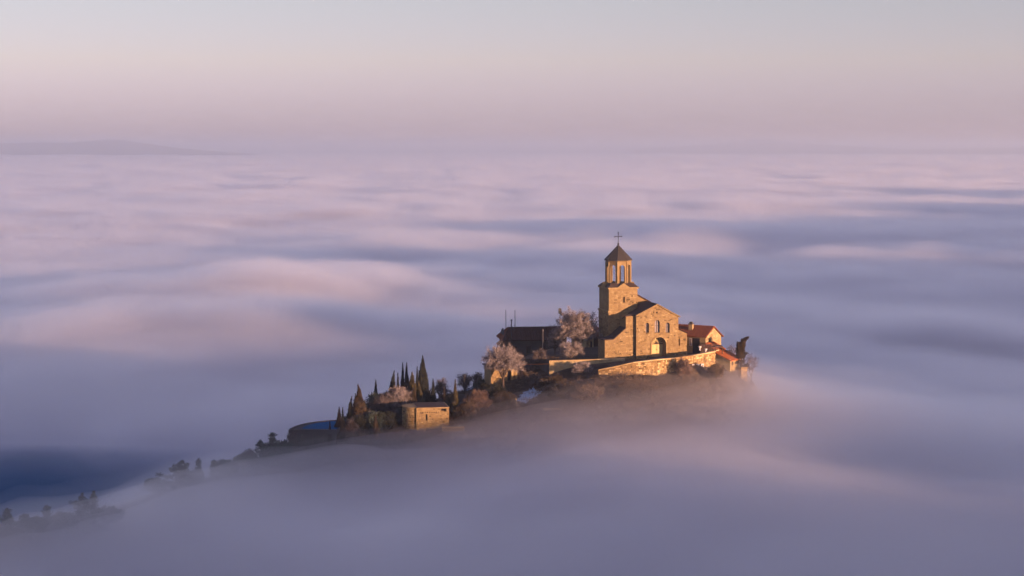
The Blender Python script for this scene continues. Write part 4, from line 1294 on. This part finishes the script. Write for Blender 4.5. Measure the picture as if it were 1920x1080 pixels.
FT('frosted_tree', 742, 787, 52, 40, 286, 812, M['twig'], 'dark low tree directly left of the flat roofed stone house', 8, n1=8, n2=24, tw=16, tl=.6)
FT('frosted_tree', 690, 790, 44, 40, 284, 815, M['twig'], 'dark frosted bush right of the broad brown cypress', 15, n1=7, n2=22, tw=16, tl=.6)
FT('frosted_tree', 658, 803, 36, 34, 281, 824, M['twig'], 'dark rounded bush between the pavilion and the broad brown cypress', 16, n1=6, n2=20, tw=16, tl=.55)
FT('bare_tree', 827, 728, 46, 40, 303, 765, M['twig'], 'thin bare tree above the left end of the dark garden wall', 9, group='leafless trees', n1=8, n2=16, tw=9, tl=.65, wd=.018)
FT('bare_tree', 872, 716, 36, 36, 306, 750, M['twig'], 'thin bare tree behind the left street lamp', 10, group='leafless trees', n1=8, n2=16, tw=9, tl=.6, wd=.018)
FT('bare_tree', 896, 712, 34, 34, 308, 745, M['twig'], 'thin bare tree behind the right street lamp', 11, group='leafless trees', n1=8, n2=15, tw=9, tl=.6, wd=.018)
FT('russet_shrub', 897, 752, 46, 40, 289, 796, M['rust'], 'rounded russet frosted shrub between cypress and snow slope', 12, cat='shrub', group='russet shrubs', n1=8, n2=28, tw=15, tl=.6)
FT('russet_shrub', 878, 768, 34, 38, 287, 800, M['brush'], 'lower brown shrub left of the russet frosted shrub', 13, cat='shrub', group='russet shrubs', n1=7, n2=20, tw=14, tl=.55)
FT('russet_shrub', 1092, 690, 42, 22, 294, 702, M['frost'], 'frosted shrub leaning on the pale terrace wall', 14, cat='shrub', group='russet shrubs', n1=7, n2=18, tw=12, tl=.5, trunk=.08)
FT('russet_shrub', 1281, 692, 32, 40, 291, 716, M['rust'], 'tall brown shrub growing against the retaining wall below the aisle', 17, cat='shrub', group='russet shrubs', n1=8, n2=26, tw=15, tl=.55, trunk=.1)
FT('russet_shrub', 1343, 697, 34, 30, 293, 716, M['brush'], 'dark domed shrub in fog below the orange roof', 18, cat='shrub', group='russet shrubs', n1=8, n2=26, tw=18, tl=.5, trunk=.1)
FT('bare_tree', 1408, 684, 34, 48, 307, 722, M['rust'], 'faint pinkish bare tree at the far right end of the hill', 19, group='leafless trees', n1=7, n2=10, tw=7, tl=.7, wd=.014, trunk=.1)
FT('bare_tree', 1372, 658, 26, 26, 313, 690, M['rust'], 'faint bare twiggy tree behind the orange roof', 20, group='leafless trees', n1=6, n2=8, tw=6, tl=.6, wd=.014, trunk=.08)

def bush(px, yc, wpx, hpx, Y, mat, label, seed):
    c = at(px, yc, Y); rx = wpx * .62 / FPX * Y; rz = hpx * .58 / FPX * Y
    zg = min(ground(c.x, c.y), c.z - rz * .6)
    rnd = random.Random(seed)
    o = thing('evergreen_bush', (c.x, c.y, zg), label, 'bush', 'dark bushes between the cypresses')
    tr = MB(); cr = MB()
    for k in range(7):
        a = rnd.uniform(0, 6.28); e = c + Vector((math.cos(a) * rx * .6, math.sin(a) * rx * .6, rnd.uniform(-.2, .6) * rz))
        tr.tube((c.x, c.y, zg - .3), e, .07, .02, 4)
    for k in range(int(900 + 900 * rx * rz)):
        q = Vector((rnd.gauss(0, 1), rnd.gauss(0, 1), rnd.gauss(0, 1))).normalized()
        f = (.55 + .45 * rnd.random()) * (1 + .45 * noise.noise((q.x * 2 + seed, q.y * 2, q.z * 2)))
        p = Vector((c.x + q.x * rx * f, c.y + q.y * rx * f, c.z + q.z * rz * f))
        d = (q * .5 + Vector((rnd.gauss(0, .4), rnd.gauss(0, .4), rnd.gauss(.3, .4)))).normalized() * rnd.uniform(.15, .42)
        blade(cr, p, d, rnd.uniform(.03, .07))
    tr.build('stem', M['bark'], o, fix=False); cr.build('foliage', mat, o, fix=False)
E9 = M['pine']
for i, b9 in enumerate([
    (651, 806, 34, 36, 283, E9, 'dark evergreen bush just right of the brown pavilion cypress'),
    (676, 800, 34, 34, 282, D_, 'black bush at the foot of the broad brown cypress'),
    (699, 795, 36, 40, 283, E9, 'dark bush behind the little brown cypress at the fog edge'),
    (724, 796, 40, 40, 284, D_, 'black bush under the wide grey frosted tree'),
    (752, 792, 34, 46, 287, D_, 'black bush touching the rounded end of the stone house'),
    (708, 762, 34, 40, 293, E9, 'dark bush under the lone thin cypress'),
    (738, 752, 40, 40, 297, E9, 'dark bush under the crooked tipped cypress'),
    (766, 757, 32, 36, 297, D_, 'black bush behind the roof of the stone house, left half'),
    (800, 756, 34, 26, 296, D_, 'black bush behind the roof of the stone house, right half'),
    (846, 770, 26, 50, 289, D_, 'black bush between the stone house and the sunlit olive cypress'),
    (868, 782, 26, 40, 286, B_, 'brown bush right of the sunlit olive cypress at the fog edge'),
    (922, 736, 44, 26, 295, D_, 'dark bush below the gatehouse steps'),
    (905, 728, 30, 24, 301, E9, 'dark bush below the right street lamp'),
    (945, 752, 36, 28, 291, B_, 'brown bush left of the white post'),
    (1035, 722, 50, 26, 293, B_, 'brown bush at the foot of the pale terrace wall corner'),
    (1062, 736, 56, 34, 290, B_, 'wide brown bush above the low roadside wall'),
    (1105, 742, 60, 36, 288, M['brush'], 'wide dry bush in the middle of the front slope'),
    (1165, 738, 50, 30, 288, B_, 'brown bush below the middle of the retaining wall'),
    (1215, 738, 46, 28, 288, M['brush'], 'dry bush on the slope below the church door'),
    (462, 868, 40, 26, 266, E9, 'dim thicket on the foggy ridge just left of the jagged pine'),
    (528, 846, 34, 30, 272, E9, 'dim thicket between the jagged pine and the pavilion'),
    (422, 878, 40, 22, 262, E9, 'faint thicket on the ridge below the faintest pine tip'),
    (352, 898, 40, 24, 257, E9, 'faint thicket at the right foot of the lone windswept pine'),
    (292, 910, 34, 20, 253, E9, 'faint thicket at the left foot of the lone windswept pine'),
    (205, 966, 40, 24, 239, E9, 'faint thicket right of the broad sunken pine'),
    (118, 976, 44, 24, 232, E9, 'faint thicket left of the broad sunken pine'),
    (66, 984, 40, 24, 228, E9, 'faint thicket beside the low russet pine crown'),
]): bush(*b9, seed=300 + i)

# wind-bent twin conifer on the right end
def bent_conifer():
    b_ = at(1391, 690, 305); zg = ground(b_.x, b_.y) - .3
    o = thing('bent_conifer', (b_.x, b_.y, zg), 'wind bent conifer with two tops behind the orange roofed outbuilding', 'conifer')
    tr = MB(); cr = MB(); rnd = random.Random(77)
    for pts in ([(1391, 690), (1390, 668), (1391, 650), (1394, 638), (1400, 633)], [(1390, 672), (1386, 660), (1384.5, 643)]):
        q = [at(x, y, 305) for x, y in pts]; q[0].z = min(q[0].z, zg) if pts[0][1] == 690 else q[0].z
        n = len(q) - 1
        for i in range(n):
            tr.tube(q[i], q[i + 1], .14 * (1 - i / (n + 1)), .14 * (1 - (i + 1) / (n + 1)), 6)
            for k in range(60):
                t = rnd.random(); p = q[i].lerp(q[i + 1], t)
                w = .62 * (1 - (i + t) / n) ** .6 + .1
                for j in range(9):
                    a = rnd.uniform(0, 6.28)
                    dd = (q[i + 1] - q[i]).normalized() * rnd.uniform(.1, .4) + Vector((math.cos(a), math.sin(a), 0)) * rnd.uniform(.05, .25)
                    blade(cr, p + Vector((math.cos(a), math.sin(a), rnd.uniform(-.2, .2))) * w * rnd.uniform(.2, 1), dd, .05)
    for x, y in ((1400, 663), (1379, 668), (1402, 684)):
        a, b2 = at(1391, y + 4, 305), at(x, y, 305)
        tr.tube(a, b2, .05, .02, 4)
        for k in range(160):
            blade(cr, a.lerp(b2, rnd.uniform(.2, 1)) + Vector((rnd.gauss(0, .1), rnd.gauss(0, .2), rnd.gauss(0, .1))), Vector((rnd.gauss(0, .2), rnd.gauss(0, .2), rnd.uniform(0, .3))), .04)
    tr.build('trunk', M['bark'], o, fix=False); cr.build('crown', M['cypress_brown'], o, fix=False)
bent_conifer()

PN = [(507, 812, 862, 34, 270, 'jagged dark pine on the ridge left of the pavilion', .3), (492, 826, 866, 30, 268, 'lower dark pine leaning left beside the jagged one', -.4),
      (326, 866, 910, 58, 255, 'windswept dark pine standing alone above the fog', 1.2), (372, 861, 905, 16, 259, 'small faint pine top right of the lone windswept pine', 0),
      (401, 864, 905, 13, 261, 'faint tiny pine tip in the middle of the foggy ridge', 0), (441, 866, 900, 12, 264, 'faintest pine tip between the lone pine and the jagged pine', 0),
      (150, 926, 985, 62, 235, 'broad dark pine half sunk in fog at lower left', .3), (176, 922, 985, 26, 237, 'pointed pine at the right side of the broad sunken pine', 0),
      (88, 950, 990, 24, 230, 'small pointed pine left of the broad sunken pine', 0), (46, 966, 998, 34, 227, 'low russet pine crown near the left edge', 0),
      (14, 955, 1000, 26, 226, 'faint blue pine at the left picture edge', 0)]
for i, p_ in enumerate(PN):
    pine(p_[0], p_[1], p_[2], p_[3], p_[4], p_[5], 200 + i, p_[6])
# scrub left of the pavilion
FT('bare_shrub', 549, 826, 26, 40, 273, 850, M['twig'], 'dark leafless shrub at the left corner of the pavilion', 31, cat='shrub', group='leafless shrubs', n1=7, n2=18, tw=14, tl=.5, trunk=.08)
FT('bare_shrub', 468, 855, 30, 24, 267, 872, M['twig'], 'dim leafless shrub left of the jagged pine', 32, cat='shrub', group='leafless shrubs', n1=6, n2=14, tw=12, tl=.5, trunk=.08)

# dry brush over the whole hill
rnd = random.Random(9)
br = MB(); 
cand = []
while len(cand) < 8200:
    t_ = rnd.random()
    if t_ < .5: x, y = rnd.uniform(-12, 48), rnd.uniform(274, 304)
    elif t_ < .85: x, y = rnd.uniform(-42, 4), rnd.uniform(268, 310)
    else: x, y = rnd.uniform(-75, -35), rnd.uniform(210, 280)
    cand.append((x, y))
cz = ground_np(np.array(cand))
for (x, y), z in zip(cand, cz):
    if z < -6 or (8 < x < 42 and y > 293.5 and z > 9.5): continue
    s_ = rnd.uniform(.35, 1.15) * (1.25 if noise.noise((x / 6, y / 6, 1)) > .1 else .6)
    p = Vector((x, y, z - .05))
    for k in range(26):
        dd = Vector((rnd.gauss(0, .55), rnd.gauss(0, .55), rnd.uniform(.2, 1))).normalized() * s_ * rnd.uniform(.3, .9)
        twig(br, p + Vector((rnd.gauss(0, .35), rnd.gauss(0, .35), 0)) * s_, dd, .018 + .014 * s_)
o = br.build('brush', M['brush'], kind='stuff', fix=False)
tag(o, 'dry brown brush covering the slopes of the hill', 'brush')
